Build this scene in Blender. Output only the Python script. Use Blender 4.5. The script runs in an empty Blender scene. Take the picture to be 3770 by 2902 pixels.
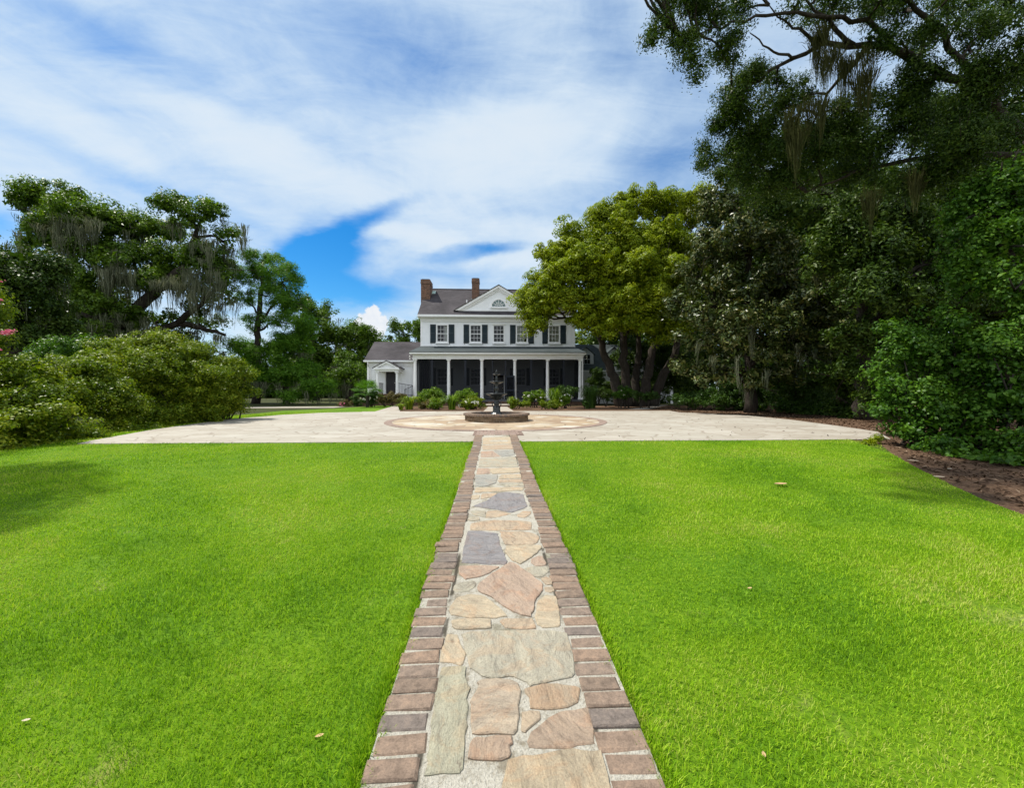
import bpy, math, random
import numpy as np
from mathutils import Vector

R = math.radians
random.seed(7)
scene = bpy.context.scene
COL = scene.collection

# ------------------------------------------------------------------ camera
FX = 1513.9; CX, CY = 1885.0, 1451.0
YAW, PIT = R(2.55), R(0.57)
EYE = np.array([0.0, 0.0, 1.30])
fwd = np.array([math.sin(YAW)*math.cos(PIT), math.cos(YAW)*math.cos(PIT), -math.sin(PIT)])
rgt = np.array([math.cos(YAW), -math.sin(YAW), 0.0])
upv = np.cross(rgt, fwd)

def ray(x, y):
    return fwd + rgt*(x-CX)/FX + upv*(CY-y)/FX

def atY(x, y, Y):
    d = ray(x, y)
    return EYE + d*(Y/d[1])

SLOPE = 0.02255; LAWN0 = -0.23; YB = 10.2
def gz(Y):
    return LAWN0 + SLOPE*min(max(Y, -40), YB)

def ong(x, y):
    """where the sight line meets the ground (lawn slope, then level)"""
    d = ray(x, y)
    t = -EYE[2]/d[2]
    p = EYE + d*t
    if p[1] > YB: return p
    t = (LAWN0-EYE[2])/(d[2]-SLOPE*d[1])
    return EYE + d*t

cam = bpy.data.cameras.new('camera')
cam.sensor_fit = 'HORIZONTAL'; cam.sensor_width = 36.0
cam.lens = 36.0*FX/3770.0
cam.clip_start = 0.05; cam.clip_end = 3000
camo = bpy.data.objects.new('camera', cam)
camo.location = EYE
camo.rotation_euler = (R(90)-PIT, 0, -YAW)
COL.objects.link(camo)
scene.camera = camo

# ------------------------------------------------------------------ node helpers
class NT:
    def __init__(s, tree):
        s.t = tree; s.n = tree.nodes; s.l = tree.links
    def new(s, typ, **kw):
        n = s.n.new(typ)
        for k, v in kw.items(): setattr(n, k, v)
        return n
    def put(s, sock, v):
        if v is None: return
        if isinstance(v, bpy.types.NodeSocket): s.l.new(v, sock)
        else:
            try: sock.default_value = v
            except Exception:
                sock.default_value = (*v, 1.0)
    def m(s, op, a, b=None, c=None, clamp=False):
        n = s.new('ShaderNodeMath', operation=op, use_clamp=clamp)
        s.put(n.inputs[0], a); s.put(n.inputs[1], b)
        if c is not None: s.put(n.inputs[2], c)
        return n.outputs[0]
    def mix(s, fac, a, b, blend='MIX'):
        n = s.new('ShaderNodeMix', data_type='RGBA', blend_type=blend)
        s.put(n.inputs[0], fac); s.put(n.inputs[6], a); s.put(n.inputs[7], b)
        return n.outputs[2]
    def noise(s, vec, scale, detail=3, rough=.55, dist=0.0):
        n = s.new('ShaderNodeTexNoise')
        if vec is not None: s.l.new(vec, n.inputs['Vector'])
        n.inputs['Scale'].default_value = scale; n.inputs['Detail'].default_value = detail
        n.inputs['Roughness'].default_value = rough; n.inputs['Distortion'].default_value = dist
        return n
    def ramp(s, fac, stops, interp='LINEAR'):
        n = s.new('ShaderNodeValToRGB'); s.l.new(fac, n.inputs[0])
        cr = n.color_ramp; cr.interpolation = interp
        while len(cr.elements) < len(stops): cr.elements.new(.5)
        for e, (p, c) in zip(cr.elements, stops):
            e.position = p; e.color = (*c, 1) if len(c) == 3 else c
        return n.outputs[0]
    def sstep(s, v, a, b):
        n = s.new('ShaderNodeMapRange', interpolation_type='SMOOTHSTEP')
        s.put(n.inputs[0], v); n.inputs[1].default_value = a; n.inputs[2].default_value = b
        return n.outputs[0]
    def mapping(s, vec, scale=(1,1,1), rot=(0,0,0), loc=(0,0,0)):
        n = s.new('ShaderNodeMapping'); s.l.new(vec, n.inputs[0])
        n.inputs['Scale'].default_value = scale; n.inputs['Rotation'].default_value = rot; n.inputs['Location'].default_value = loc
        return n.outputs[0]
    def obj(s): return s.new('ShaderNodeTexCoord').outputs['Object']
    def island(s): return s.new('ShaderNodeNewGeometry').outputs['Random Per Island']
    def bump(s, h, strength=.3, dist=.02):
        n = s.new('ShaderNodeBump'); s.l.new(h, n.inputs['Height'])
        n.inputs['Strength'].default_value = strength; n.inputs['Distance'].default_value = dist
        return n.outputs[0]

def material(name, fn, rough=.6, spec=.35, metallic=0.0):
    m = bpy.data.materials.new(name); m.use_nodes = True
    t = NT(m.node_tree)
    b = m.node_tree.nodes['Principled BSDF']
    b.inputs['Roughness'].default_value = rough
    b.inputs['Specular IOR Level'].default_value = spec
    b.inputs['Metallic'].default_value = metallic
    fn(t, b)
    return m

def plain(name, col, rough=.6, spec=.35, var=.12, scale=3.0, bump=.15, metallic=0.0, bscale=60):
    def f(t, b):
        o = t.obj()
        n = t.noise(o, scale, 5, .65)
        lo = tuple(c*(1-var) for c in col); hi = tuple(min(1, c*(1+var)) for c in col)
        t.put(b.inputs['Base Color'], t.ramp(n.outputs[0], [(.3, lo), (.7, hi)]))
        if bump:
            n2 = t.noise(o, bscale, 3)
            t.put(b.inputs['Normal'], t.bump(n2.outputs[0], bump, .01))
    return material(name, f, rough, spec, metallic)

def leafmat(name, cols, trans=.35, rough=.5, spec=.3, scale=.6, tcol=None, spread=.55, patch=False):
    """cols: dark to light natural leaf tones; each leaf its own tone, drifting over the crown"""
    def f(t, b):
        isl = t.island()
        n = t.noise(t.obj(), scale, 2)
        nz = n.outputs[0]
        if patch:
            n_b = t.noise(t.obj(), scale*4.3, 4, .65)
            nz = t.m('ADD', t.m('MULTIPLY', t.sstep(nz, .28, .72), .62), t.m('MULTIPLY', t.sstep(n_b.outputs[0], .28, .72), .38))
        v = t.m('ADD', t.m('MULTIPLY', isl, spread), t.m('MULTIPLY', nz, 1.25-spread), clamp=False)
        v = t.m('SUBTRACT', v, .12)
        k = len(cols)
        c = t.ramp(v, [(.12+.76*i/(k-1), cols[i]) for i in range(k)])
        t.put(b.inputs['Base Color'], c)
        tr = t.new('ShaderNodeBsdfTranslucent')
        t.put(tr.inputs[0], t.mix(1.0, c, tcol or (1.25, 1.3, .5), 'MULTIPLY'))
        mx = t.new('ShaderNodeMixShader'); mx.inputs[0].default_value = trans
        t.l.new(b.outputs[0], mx.inputs[1]); t.l.new(tr.outputs[0], mx.inputs[2])
        t.l.new(mx.outputs[0], t.n['Material Output'].inputs[0])
    return material(name, f, max(rough, .42), spec*.45)

# ------------------------------------------------------------------ mesh builder
ORG = {}
def empty(name, loc):
    o = bpy.data.objects.new(name, None); o.empty_display_size = .3
    o.location = tuple(float(v) for v in loc); COL.objects.link(o); ORG[o.name] = np.array(loc, float)
    return o

def tag(o, label=None, cat=None, group=None, kind=None):
    if label: o['label'] = label
    if cat: o['category'] = cat
    if group: o['group'] = group
    if kind: o['kind'] = kind
    return o

def mesh_np(name, V, F, mat, parent=None, loc=None, smooth=False, attr=None):
    """V (n,3) array, F (m,k) int array or list of tuples"""
    org = ORG[parent.name] if parent is not None else (np.array(loc, float) if loc is not None else np.zeros(3))
    V = np.asarray(V, np.float64) - org
    me = bpy.data.meshes.new(name)
    if isinstance(F, np.ndarray):
        k = F.shape[1]; m = len(F)
        me.vertices.add(len(V)); me.vertices.foreach_set('co', V.astype(np.float32).ravel())
        me.loops.add(m*k); me.loops.foreach_set('vertex_index', F.astype(np.int32).ravel())
        me.polygons.add(m); me.polygons.foreach_set('loop_start', np.arange(0, m*k, k, dtype=np.int32))
        me.update(calc_edges=True)
    else:
        me.from_pydata([tuple(v) for v in V], [], F); me.update()
    if smooth: me.polygons.foreach_set('use_smooth', [True]*len(me.polygons))
    if attr is not None:
        a = me.attributes.new('tint', 'FLOAT_COLOR', 'POINT')
        a.data.foreach_set('color', np.asarray(attr, np.float32).ravel())
    mats = mat if isinstance(mat, (list, tuple)) else [mat]
    for m_ in mats: me.materials.append(m_)
    o = bpy.data.objects.new(name, me); COL.objects.link(o)
    if parent is not None:
        o.parent = parent; ORG[o.name] = ORG[parent.name]
    else:
        o.location = tuple(float(v) for v in org); ORG[o.name] = org
    return o

class MB:
    def __init__(s): s.v = []; s.f = []
    def add(s, vs, fs):
        k = len(s.v); s.v += [tuple(map(float, p)) for p in vs]; s.f += [tuple(k+i for i in q) for q in fs]
        return s
    def box(s, x0, x1, y0, y1, z0, z1):
        return s.add([(x0,y0,z0),(x1,y0,z0),(x1,y1,z0),(x0,y1,z0),(x0,y0,z1),(x1,y0,z1),(x1,y1,z1),(x0,y1,z1)],
              [(0,3,2,1),(4,5,6,7),(0,1,5,4),(1,2,6,5),(2,3,7,6),(3,0,4,7)])
    def prism(s, prof, y0, y1):
        """profile in xz, extruded along y"""
        n = len(prof)
        vs = [(x, y0, z) for x, z in prof]+[(x, y1, z) for x, z in prof]
        fs = [tuple(range(n)), tuple(range(2*n-1, n-1, -1))]
        fs += [(i, n+i, n+(i+1) % n, (i+1) % n) for i in range(n)]
        return s.add(vs, fs)
    def prismx(s, prof, x0, x1):
        """profile in yz, extruded along x"""
        n = len(prof)
        vs = [(x0, y, z) for y, z in prof]+[(x1, y, z) for y, z in prof]
        fs = [tuple(range(n-1, -1, -1)), tuple(range(n, 2*n))]
        fs += [(i, (i+1) % n, n+(i+1) % n, n+i) for i in range(n)]
        return s.add(vs, fs)
    def lathe(s, prof, cx, cy, n=24, wob=None):
        """profile [(r,z)] turned round the vertical axis"""
        vs = []
        for (r, z) in prof:
            for i in range(n):
                a = 2*math.pi*i/n
                rr = r*(1+(wob(a, z) if wob else 0))
                vs.append((cx+rr*math.cos(a), cy+rr*math.sin(a), z))
        fs = []
        for j in range(len(prof)-1):
            for i in range(n):
                i2 = (i+1) % n
                fs.append((j*n+i, j*n+i2, (j+1)*n+i2, (j+1)*n+i))
        fs.append(tuple(range(n-1, -1, -1))); fs.append(tuple((len(prof)-1)*n+i for i in range(n)))
        return s.add(vs, fs)
    def tube(s, pts, rad, n=8, rough=0.0, rng=random):
        pts = [np.array(p, float) for p in pts]
        if not isinstance(rad, (list, tuple)): rad = [rad]*len(pts)
        vs = []; up0 = np.array([.31, .17, .93])
        for i, p in enumerate(pts):
            d = pts[min(i+1, len(pts)-1)]-pts[max(i-1, 0)]
            d = d/(np.linalg.norm(d)+1e-9)
            a = np.cross(d, up0 if abs(d @ up0) < .95 else np.array([1., 0, 0])); a /= np.linalg.norm(a)
            b = np.cross(d, a)
            for k in range(n):
                t = 2*math.pi*k/n; r = rad[i]*(1+rough*rng.uniform(-1, 1))
                vs.append(p+a*math.cos(t)*r+b*math.sin(t)*r)
        fs = []
        for i in range(len(pts)-1):
            for k in range(n):
                k2 = (k+1) % n
                fs.append((i*n+k, i*n+k2, (i+1)*n+k2, (i+1)*n+k))
        fs.append(tuple(range(n-1, -1, -1))); fs.append(tuple((len(pts)-1)*n+k for k in range(n)))
        return s.add(vs, fs)
    def slab(s, quad, th):
        """a sloped slab: 4 corner points (top face, counter-clockwise from above), thickness downwards"""
        q = [np.array(p, float) for p in quad]
        return s.add(q+[p-np.array([0, 0, th]) for p in q],
                     [(0,1,2,3),(7,6,5,4),(0,4,5,1),(1,5,6,2),(2,6,7,3),(3,7,4,0)])
    def build(s, name, mat, parent=None, loc=None, smooth=False):
        return mesh_np(name, np.array(s.v), s.f, mat, parent, loc, smooth)

def wall_holes(mb, x0, x1, z0, z1, y0, y1, holes):
    """a wall with openings, in the xz plane between y0 (front) and y1 (back)"""
    xs = sorted({x0, x1, *[h[0] for h in holes], *[h[1] for h in holes]})
    zs = sorted({z0, z1, *[h[2] for h in holes], *[h[3] for h in holes]})
    def solid(i, j):
        if i < 0 or j < 0 or i >= len(xs)-1 or j >= len(zs)-1: return False
        cx, cz = (xs[i]+xs[i+1])/2, (zs[j]+zs[j+1])/2
        return not any(h[0] < cx < h[1] and h[2] < cz < h[3] for h in holes)
    for i in range(len(xs)-1):
        for j in range(len(zs)-1):
            if not solid(i, j): continue
            a, b, c, d = xs[i], xs[i+1], zs[j], zs[j+1]
            mb.add([(a,y0,c),(b,y0,c),(b,y0,d),(a,y0,d)], [(0,1,2,3)])
            mb.add([(a,y1,c),(b,y1,c),(b,y1,d),(a,y1,d)], [(3,2,1,0)])
            if not solid(i-1, j): mb.add([(a,y0,c),(a,y1,c),(a,y1,d),(a,y0,d)], [(3,2,1,0)])
            if not solid(i+1, j): mb.add([(b,y0,c),(b,y1,c),(b,y1,d),(b,y0,d)], [(0,1,2,3)])
            if not solid(i, j-1): mb.add([(a,y0,c),(b,y0,c),(b,y1,c),(a,y1,c)], [(3,2,1,0)])
            if not solid(i, j+1): mb.add([(a,y0,d),(b,y0,d),(b,y1,d),(a,y1,d)], [(0,1,2,3)])

# ------------------------------------------------------------------ world
SUN_AZ, SUN_EL = R(-68), R(60)          # azimuth from +Y towards +X
sdir = Vector((math.sin(SUN_AZ)*math.cos(SUN_EL), math.cos(SUN_AZ)*math.cos(SUN_EL), math.sin(SUN_EL)))
W = bpy.data.worlds.new('World'); scene.world = W; W.use_nodes = True
t = NT(W.node_tree)
bg = t.n['Background']
STR = 0.10
bg.inputs[1].default_value = STR
sky = t.new('ShaderNodeTexSky', sky_type='NISHITA')
sky.sun_disc = False; sky.sun_elevation = SUN_EL; sky.sun_rotation = SUN_AZ
sky.air_density = 1.0; sky.dust_density = .3; sky.ozone_density = 2.0
hs = t.new('ShaderNodeHueSaturation'); hs.inputs['Saturation'].default_value = 1.5; hs.inputs['Value'].default_value = 1.0
t.l.new(sky.outputs[0], hs.inputs['Color'])
skyc = t.mix(1.0, hs.outputs[0], (.72, 1.04, 1.12, 1), 'MULTIPLY')
d = t.new('ShaderNodeTexCoord').outputs['Generated']
sx = t.new('ShaderNodeSeparateXYZ'); t.l.new(d, sx.inputs[0])
dx, dy, dz = sx.outputs
den = t.m('ADD', t.m('MAXIMUM', dz, 0.0), .10)
px = t.m('DIVIDE', dx, den); py = t.m('DIVIDE', dy, den)
cmb = t.new('ShaderNodeCombineXYZ'); t.put(cmb.inputs[0], px); t.put(cmb.inputs[1], py)
P = cmb.outputs[0]
warp = t.noise(P, .55, 3).outputs['Color']
wv = t.new('ShaderNodeVectorMath', operation='MULTIPLY_ADD')
t.l.new(warp, wv.inputs[0]); wv.inputs[1].default_value = (1.3, 1.3, 0); t.l.new(P, wv.inputs[2])
Pw = wv.outputs[0]
n1 = t.noise(t.mapping(Pw, (1.15, .55, 1), (0, 0, R(14))), .9, 8, .62)
n2 = t.noise(t.mapping(Pw, (2.6, 1.05, 1), (0, 0, R(24)), (3, 1, 0)), 1.7, 8, .66)
wisp = None
n3 = t.noise(t.mapping(d, (1.6, 1.6, 4.2), (R(8), R(-18), 0), (1, 4, 2)), 2.6, 8, .62, .8)
dens = t.m('ADD', t.m('MULTIPLY', n1.outputs[0], .52), t.m('ADD', t.m('MULTIPLY', n2.outputs[0], .20), t.m('MULTIPLY', n3.outputs[0], .42)))
# gnomonic coordinates round +Y for the big shapes
yy = t.m('MAXIMUM', dy, .05)
g0 = t.m('DIVIDE', dx, yy); h0 = t.m('DIVIDE', dz, yy)
gh = t.new('ShaderNodeCombineXYZ'); t.put(gh.inputs[0], g0); t.put(gh.inputs[1], h0)
wn = t.noise(t.mapping(gh.outputs[0], (2.2, 4.5, 1)), 1.3, 5, .6)
sw = t.new('ShaderNodeSeparateXYZ'); t.l.new(wn.outputs['Color'], sw.inputs[0])
n5 = t.noise(t.mapping(gh.outputs[0], (2.2, 8, 1), (0, 0, R(30))), 1.6, 9, .66, 1.0)
g = t.m('ADD', g0, t.m('MULTIPLY', t.m('SUBTRACT', sw.outputs[0], .5), .16))
h = t.m('ADD', h0, t.m('MULTIPLY', t.m('SUBTRACT', sw.outputs[1], .5), .09))
def blob(xD, yD, rx, ry, tilt, amp, soft=.0):
    c, s_ = math.cos(R(tilt)), math.sin(R(tilt))
    gx = t.m('SUBTRACT', g, (xD-1053)/877); hy = t.m('SUBTRACT', h, (832-yD)/877)
    u = t.m('ADD', t.m('MULTIPLY', gx, c/(rx/877)), t.m('MULTIPLY', hy, s_/(rx/877)))
    v = t.m('ADD', t.m('MULTIPLY', gx, -s_/(ry/877)), t.m('MULTIPLY', hy, c/(ry/877)))
    rr = t.m('SQRT', t.m('ADD', t.m('MULTIPLY', u, u), t.m('MULTIPLY', v, v)))
    return t.m('MULTIPLY', t.sstep(rr, 1.25, soft), amp)
holes = [blob(688, 560, 125, 74, 8, .80), blob(790, 472, 135, 30, 24, .52, .0), blob(690, 525, 95, 55, 20, .5),
         blob(1010, 540, 120, 19, 7, .5, .2), blob(740, 635, 175, 46, 0, .66), blob(960, 585, 180, 26, 4, .22),
         blob(1440, 335, 190, 75, 22, .28), blob(880, 130, 330, 130, -8, .24), blob(260, 120, 280, 66, -22, .27),
         blob(1320, 60, 100, 140, 10, .15), blob(320, 400, 300, 34, -20, .17), blob(30, 490, 110, 50, 0, .30)]
adds = [blob(910, 522, 170, 28, -14, .30), blob(560, 320, 480, 70, -26, .26), blob(1050, 330, 330, 110, 10, .30),
        blob(1120, 555, 130, 40, 12, .22), blob(200, 300, 260, 50, -28, .14), blob(1150, 490, 160, 32, 4, .22)]
acc = t.m('ADD', dens, t.m('MULTIPLY', t.m('SUBTRACT', n5.outputs[0], .5), .32))
front = t.sstep(dy, .02, .25)
for b_ in holes: acc = t.m('SUBTRACT', acc, t.m('MULTIPLY', b_, front))
for b_ in adds: acc = t.m('ADD', acc, t.m('MULTIPLY', b_, front))
cov = t.sstep(acc, -.04, .78)
cov = t.m('MULTIPLY', cov, .93)
ccol = t.mix(t.sstep(acc, .40, .95), (4.8, 6.1, 7.4, 1), (6.1, 6.8, 7.4, 1))
ccol = t.mix(t.sstep(dy, .1, -.3), ccol, (11.5, 12.0, 12.6, 1))  # unseen clouds behind the camera, brightened to lift the house front
col = t.mix(cov, skyc, ccol)
# one small cumulus above the trees
cn = t.noise(t.mapping(gh.outputs[0], (1, 1, 1)), 60, 4, .6)
sc_ = t.new('ShaderNodeSeparateXYZ'); t.l.new(cn.outputs['Color'], sc_.inputs[0])
gc = t.m('ADD', g0, t.m('MULTIPLY', t.m('SUBTRACT', sc_.outputs[0], .5), .022))
hc = t.m('ADD', h0, t.m('MULTIPLY', t.m('SUBTRACT', sc_.outputs[1], .5), .022))
cm = None
for (xD, yD, r_) in [(800, 672, 17), (785, 690, 20), (815, 690, 16), (772, 700, 17), (800, 705, 26)]:
    ax = t.m('SUBTRACT', gc, (xD-1053)/877); ay = t.m('SUBTRACT', hc, (832-yD)/877)
    rr = t.m('SQRT', t.m('ADD', t.m('MULTIPLY', ax, ax), t.m('MULTIPLY', ay, ay)))
    k = t.sstep(t.m('MULTIPLY', rr, 877/r_), 1.12, .88)
    cm = k if cm is None else t.m('MAXIMUM', cm, k)
cm = t.m('MULTIPLY', cm, front)
col = t.mix(cm, col, t.mix(cn.outputs[0], (5.6, 6.2, 7.0, 1), (7.6, 7.6, 7.6, 1)))
t.l.new(col, bg.inputs[0])

sun = bpy.data.lights.new('sun', 'SUN'); sun.energy = 4.9; sun.angle = R(.6); sun.color = (1, .95, .86)
W.cycles.sampling_method = "MANUAL"; W.cycles.sample_map_resolution = 256
so = bpy.data.objects.new('sun', sun); so.rotation_euler = sdir.to_track_quat('Z', 'Y').to_euler()
so.location = (0, 0, 40); COL.objects.link(so)

vs = scene.view_settings
vs.view_transform = 'Standard'; vs.look = 'None'; vs.gamma = 1; vs.exposure = 0.36; vs.use_curve_mapping = False
scene.render.engine = 'CYCLES'
cy = scene.cycles
cy.max_bounces = 6; cy.diffuse_bounces = 3; cy.glossy_bounces = 2; cy.transmission_bounces = 3; cy.transparent_max_bounces = 8
cy.use_denoising = True; cy.sample_clamp_indirect = 6; cy.caustics_reflective = False; cy.caustics_refractive = False
try: cy.denoiser = 'OPENIMAGEDENOISE'
except Exception: pass
scene.render.use_persistent_data = False

# ------------------------------------------------------------------ materials
def f_white(t, b):
    o = t.obj(); n = t.noise(o, 1.3, 6, .7); n2 = t.noise(t.mapping(o, (6, 6, .7)), 2.0, 4)
    v = t.m('ADD', t.m('MULTIPLY', n.outputs[0], .6), t.m('MULTIPLY', n2.outputs[0], .4))
    t.put(b.inputs['Base Color'], t.ramp(v, [(.3, (.80, .82, .83)), (.6, (.88, .89, .90))]))
    br = t.new('ShaderNodeTexBrick'); sp = t.new('ShaderNodeSeparateXYZ'); t.l.new(o, sp.inputs[0])
    c = t.new('ShaderNodeCombineXYZ'); t.put(c.inputs[0], t.m('ADD', sp.outputs[0], sp.outputs[1])); t.put(c.inputs[1], sp.outputs[2])
    t.l.new(c.outputs[0], br.inputs['Vector']); br.inputs['Scale'].default_value = 1
    br.inputs['Brick Width'].default_value = .22; br.inputs['Row Height'].default_value = .075; br.inputs['Mortar Size'].default_value = .006
    t.put(b.inputs['Normal'], t.bump(br.outputs['Fac'], -.35, .004))
M_wall = material('painted_brick', f_white, .55, .3)
M_trim = plain('white_trim', (.87, .87, .86), .45, .35, .04, 2, .05)
M_shut = plain('dark_shutter', (.012, .028, .036), .4, .4, .2, 4, .05)
M_bluepost = plain('dark_blue_post', (.007, .010, .018), .5, .3, .2, 3, .05)
def f_shingle(c1, c2, c3):
    def f(t, b):
        o = t.obj(); sp = t.new('ShaderNodeSeparateXYZ'); t.l.new(o, sp.inputs[0])
        c = t.new('ShaderNodeCombineXYZ'); t.put(c.inputs[0], sp.outputs[0]); t.put(c.inputs[1], t.m('MULTIPLY', sp.outputs[1], 1.25))
        br = t.new('ShaderNodeTexBrick'); t.l.new(c.outputs[0], br.inputs['Vector']); br.inputs['Scale'].default_value = 1
        br.inputs['Brick Width'].default_value = .3; br.inputs['Row Height'].default_value = .145; br.inputs['Mortar Size'].default_value = .008
        br.inputs['Color1'].default_value = (.75, .75, .75, 1); br.inputs['Color2'].default_value = (1.1, 1.1, 1.1, 1); br.inputs['Mortar'].default_value = (.6, .6, .6, 1)
        n = t.noise(o, .55, 4, .6, .6); n3 = t.noise(o, 9, 4, .7)
        v = t.m('ADD', t.m('MULTIPLY', n.outputs[0], .7), t.m('MULTIPLY', n3.outputs[0], .3))
        cc = t.ramp(v, [(.35, c1), (.5, c2), (.66, c3)])
        t.put(b.inputs['Base Color'], t.mix(.8, cc, br.outputs['Color'], 'MULTIPLY'))
        t.put(b.inputs['Normal'], t.bump(br.outputs['Fac'], -.4, .01))
    return f
M_roof = material('brown_shingle', f_shingle((.030, .026, .029), (.050, .044, .048), (.074, .066, .070)), .85, .2)
M_proof = material('slate_green_shingle', f_shingle((.026, .034, .036), (.040, .052, .054), (.058, .072, .072)), .8, .25)
def f_brickwall(t, b):
    o = t.obj(); sp = t.new('ShaderNodeSeparateXYZ'); t.l.new(o, sp.inputs[0])
    c = t.new('ShaderNodeCombineXYZ'); t.put(c.inputs[0], t.m('ADD', sp.outputs[0], sp.outputs[1])); t.put(c.inputs[1], sp.outputs[2])
    br = t.new('ShaderNodeTexBrick'); t.l.new(c.outputs[0], br.inputs['Vector']); br.inputs['Scale'].default_value = 1
    br.inputs['Brick Width'].default_value = .22; br.inputs['Row Height'].default_value = .085; br.inputs['Mortar Size'].default_value = .008
    br.inputs['Color1'].default_value = (.085, .045, .032, 1); br.inputs['Color2'].default_value = (.22, .11, .07, 1); br.inputs['Mortar'].default_value = (.22, .18, .14, 1)
    n = t.noise(o, 6, 5, .7)
    t.put(b.inputs['Base Color'], t.mix(.55, br.outputs['Color'], t.ramp(n.outputs[0], [(.35, (.4, .4, .4)), (.65, (1.5, 1.4, 1.3))]), 'MULTIPLY'))
    t.put(b.inputs['Normal'], t.bump(br.outputs['Fac'], -.5, .01))
M_brick = material('red_brick', f_brickwall, .85, .2)
M_copper = plain('flashing', (.35, .48, .42), .4, .4, .15, 4)
def f_glass(t, b):
    gl = t.new('ShaderNodeBsdfGlossy'); gl.inputs['Roughness'].default_value = .03
    tr = t.new('ShaderNodeBsdfTransparent'); t.put(tr.inputs[0], (.75, .78, .76, 1))
    fr = t.new('ShaderNodeFresnel'); fr.inputs[0].default_value = 1.5
    mx = t.new('ShaderNodeMixShader'); t.l.new(fr.outputs[0], mx.inputs[0])
    t.l.new(tr.outputs[0], mx.inputs[1]); t.l.new(gl.outputs[0], mx.inputs[2])
    t.l.new(mx.outputs[0], t.n['Material Output'].inputs[0])
M_glass = material('window_glass', f_glass)
def f_screen(t, b):
    tr = t.new('ShaderNodeBsdfTransparent'); t.put(tr.inputs[0], (.9, .92, .95, 1))
    t.put(b.inputs['Base Color'], (.007, .008, .010, 1))
    mx = t.new('ShaderNodeMixShader'); mx.inputs[0].default_value = .75
    t.l.new(tr.outputs[0], mx.inputs[1]); t.l.new(b.outputs[0], mx.inputs[2])
    t.l.new(mx.outputs[0], t.n['Material Output'].inputs[0])
M_screen = material('insect_screen', f_screen, .7, .1)
M_curtain = plain('white_curtain', (.75, .76, .74), .9, .1, .08, 5, 0)
M_dcurtain = plain('grey_curtain', (.10, .10, .115), .9, .1, .1, 5, 0)
M_room = plain('dark_room', (.05, .045, .04), .9, .1, .2, 1, 0)
M_door = plain('dark_door', (.018, .014, .020), .4, .4, .2, 3, .05)
M_iron = plain('black_iron', (.012, .014, .015), .45, .5, .3, 6, .1)
M_bronze = plain('weathered_iron', (.020, .024, .023), .34, .55, .5, 7, .25, 0.0, 40)
M_metal = plain('bright_metal', (.65, .62, .55), .3, .5, .05, 4, 0, .8)
M_porchfloor = plain('porch_floor', (.10, .10, .11), .6, .3, .2, 2, .05)
M_porchwall = M_wall
M_sidings = plain('grey_siding', (.42, .45, .46), .6, .3, .08, 2, .05)

# ground materials -------------------------------------------------
def f_ground(t, b):
    o = t.obj(); n = t.noise(o, .35, 5, .65); n2 = t.noise(o, 7, 5, .7)
    v = t.m('ADD', t.m('MULTIPLY', n.outputs[0], .6), t.m('MULTIPLY', n2.outputs[0], .4))
    t.put(b.inputs['Base Color'], t.ramp(v, [(.35, (.030, .028, .014)), (.5, (.045, .055, .018)), (.65, (.07, .06, .03))]))
    t.put(b.inputs['Normal'], t.bump(n2.outputs[0], .5, .05))
M_ground = material('leafy_soil', f_ground, .95, .1)  # dark leaf-litter and grass tones of the ground itself
def f_mulch(t, b):
    o = t.obj(); n = t.noise(t.mapping(o, (14, 40, 10), (0, 0, .4)), 1, 5, .75); n2 = t.noise(o, 1.1, 4, .6); n3 = t.noise(t.mapping(o, (45, 12, 10), (0, 0, -.3)), 1, 4, .7)
    v = t.m('ADD', t.m('MULTIPLY', n.outputs[0], .5), t.m('MULTIPLY', n3.outputs[0], .5))
    c = t.ramp(v, [(.36, (.036, .021, .012)), (.5, (.105, .064, .040)), (.66, (.22, .15, .095))])
    t.put(b.inputs['Base Color'], t.mix(.6, c, t.ramp(n2.outputs[0], [(.35, (.65, .62, .6)), (.65, (1.2, 1.15, 1.1))]), 'MULTIPLY'))
    t.put(b.inputs['Normal'], t.bump(v, .8, .03))
M_mulch = material('pine_straw', f_mulch, .95, .1)
DRYP = ong(3560, 2270); DRYC = float(DRYP[1]+.62*DRYP[0])
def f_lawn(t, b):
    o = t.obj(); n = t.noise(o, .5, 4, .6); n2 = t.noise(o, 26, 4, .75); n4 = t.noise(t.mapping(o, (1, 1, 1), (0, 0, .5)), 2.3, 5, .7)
    c = t.ramp(n2.outputs[0], [(.3, (.038, .088, .004)), (.5, (.085, .17, .006)), (.72, (.15, .24, .014))])  # turf tones darkened to hold the shade between the blades
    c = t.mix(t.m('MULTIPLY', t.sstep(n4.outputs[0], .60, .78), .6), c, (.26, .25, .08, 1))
    sp = t.new('ShaderNodeSeparateXYZ'); t.l.new(o, sp.inputs[0])
    dd = t.m('ABSOLUTE', t.m('SUBTRACT', t.m('ADD', sp.outputs[1], t.m('MULTIPLY', sp.outputs[0], .62)), DRYC))
    dd = t.m('ADD', dd, t.m('MULTIPLY', n4.outputs[0], .5))
    dry = t.m('MULTIPLY', t.m('MULTIPLY', t.sstep(dd, .62, .26), t.sstep(n2.outputs[0], .35, .6)), t.m('MULTIPLY', t.sstep(sp.outputs[0], 3.0, 3.8), t.sstep(sp.outputs[0], 6.4, 5.2)))
    c = t.mix(dry, c, (.40, .33, .17, 1))
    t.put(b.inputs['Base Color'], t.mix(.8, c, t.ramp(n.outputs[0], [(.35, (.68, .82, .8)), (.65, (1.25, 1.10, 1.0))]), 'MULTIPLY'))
    t.put(b.inputs['Normal'], t.bump(n2.outputs[0], .6, .02))
M_lawn = material('lawn_turf', f_lawn, .9, .1)
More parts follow.
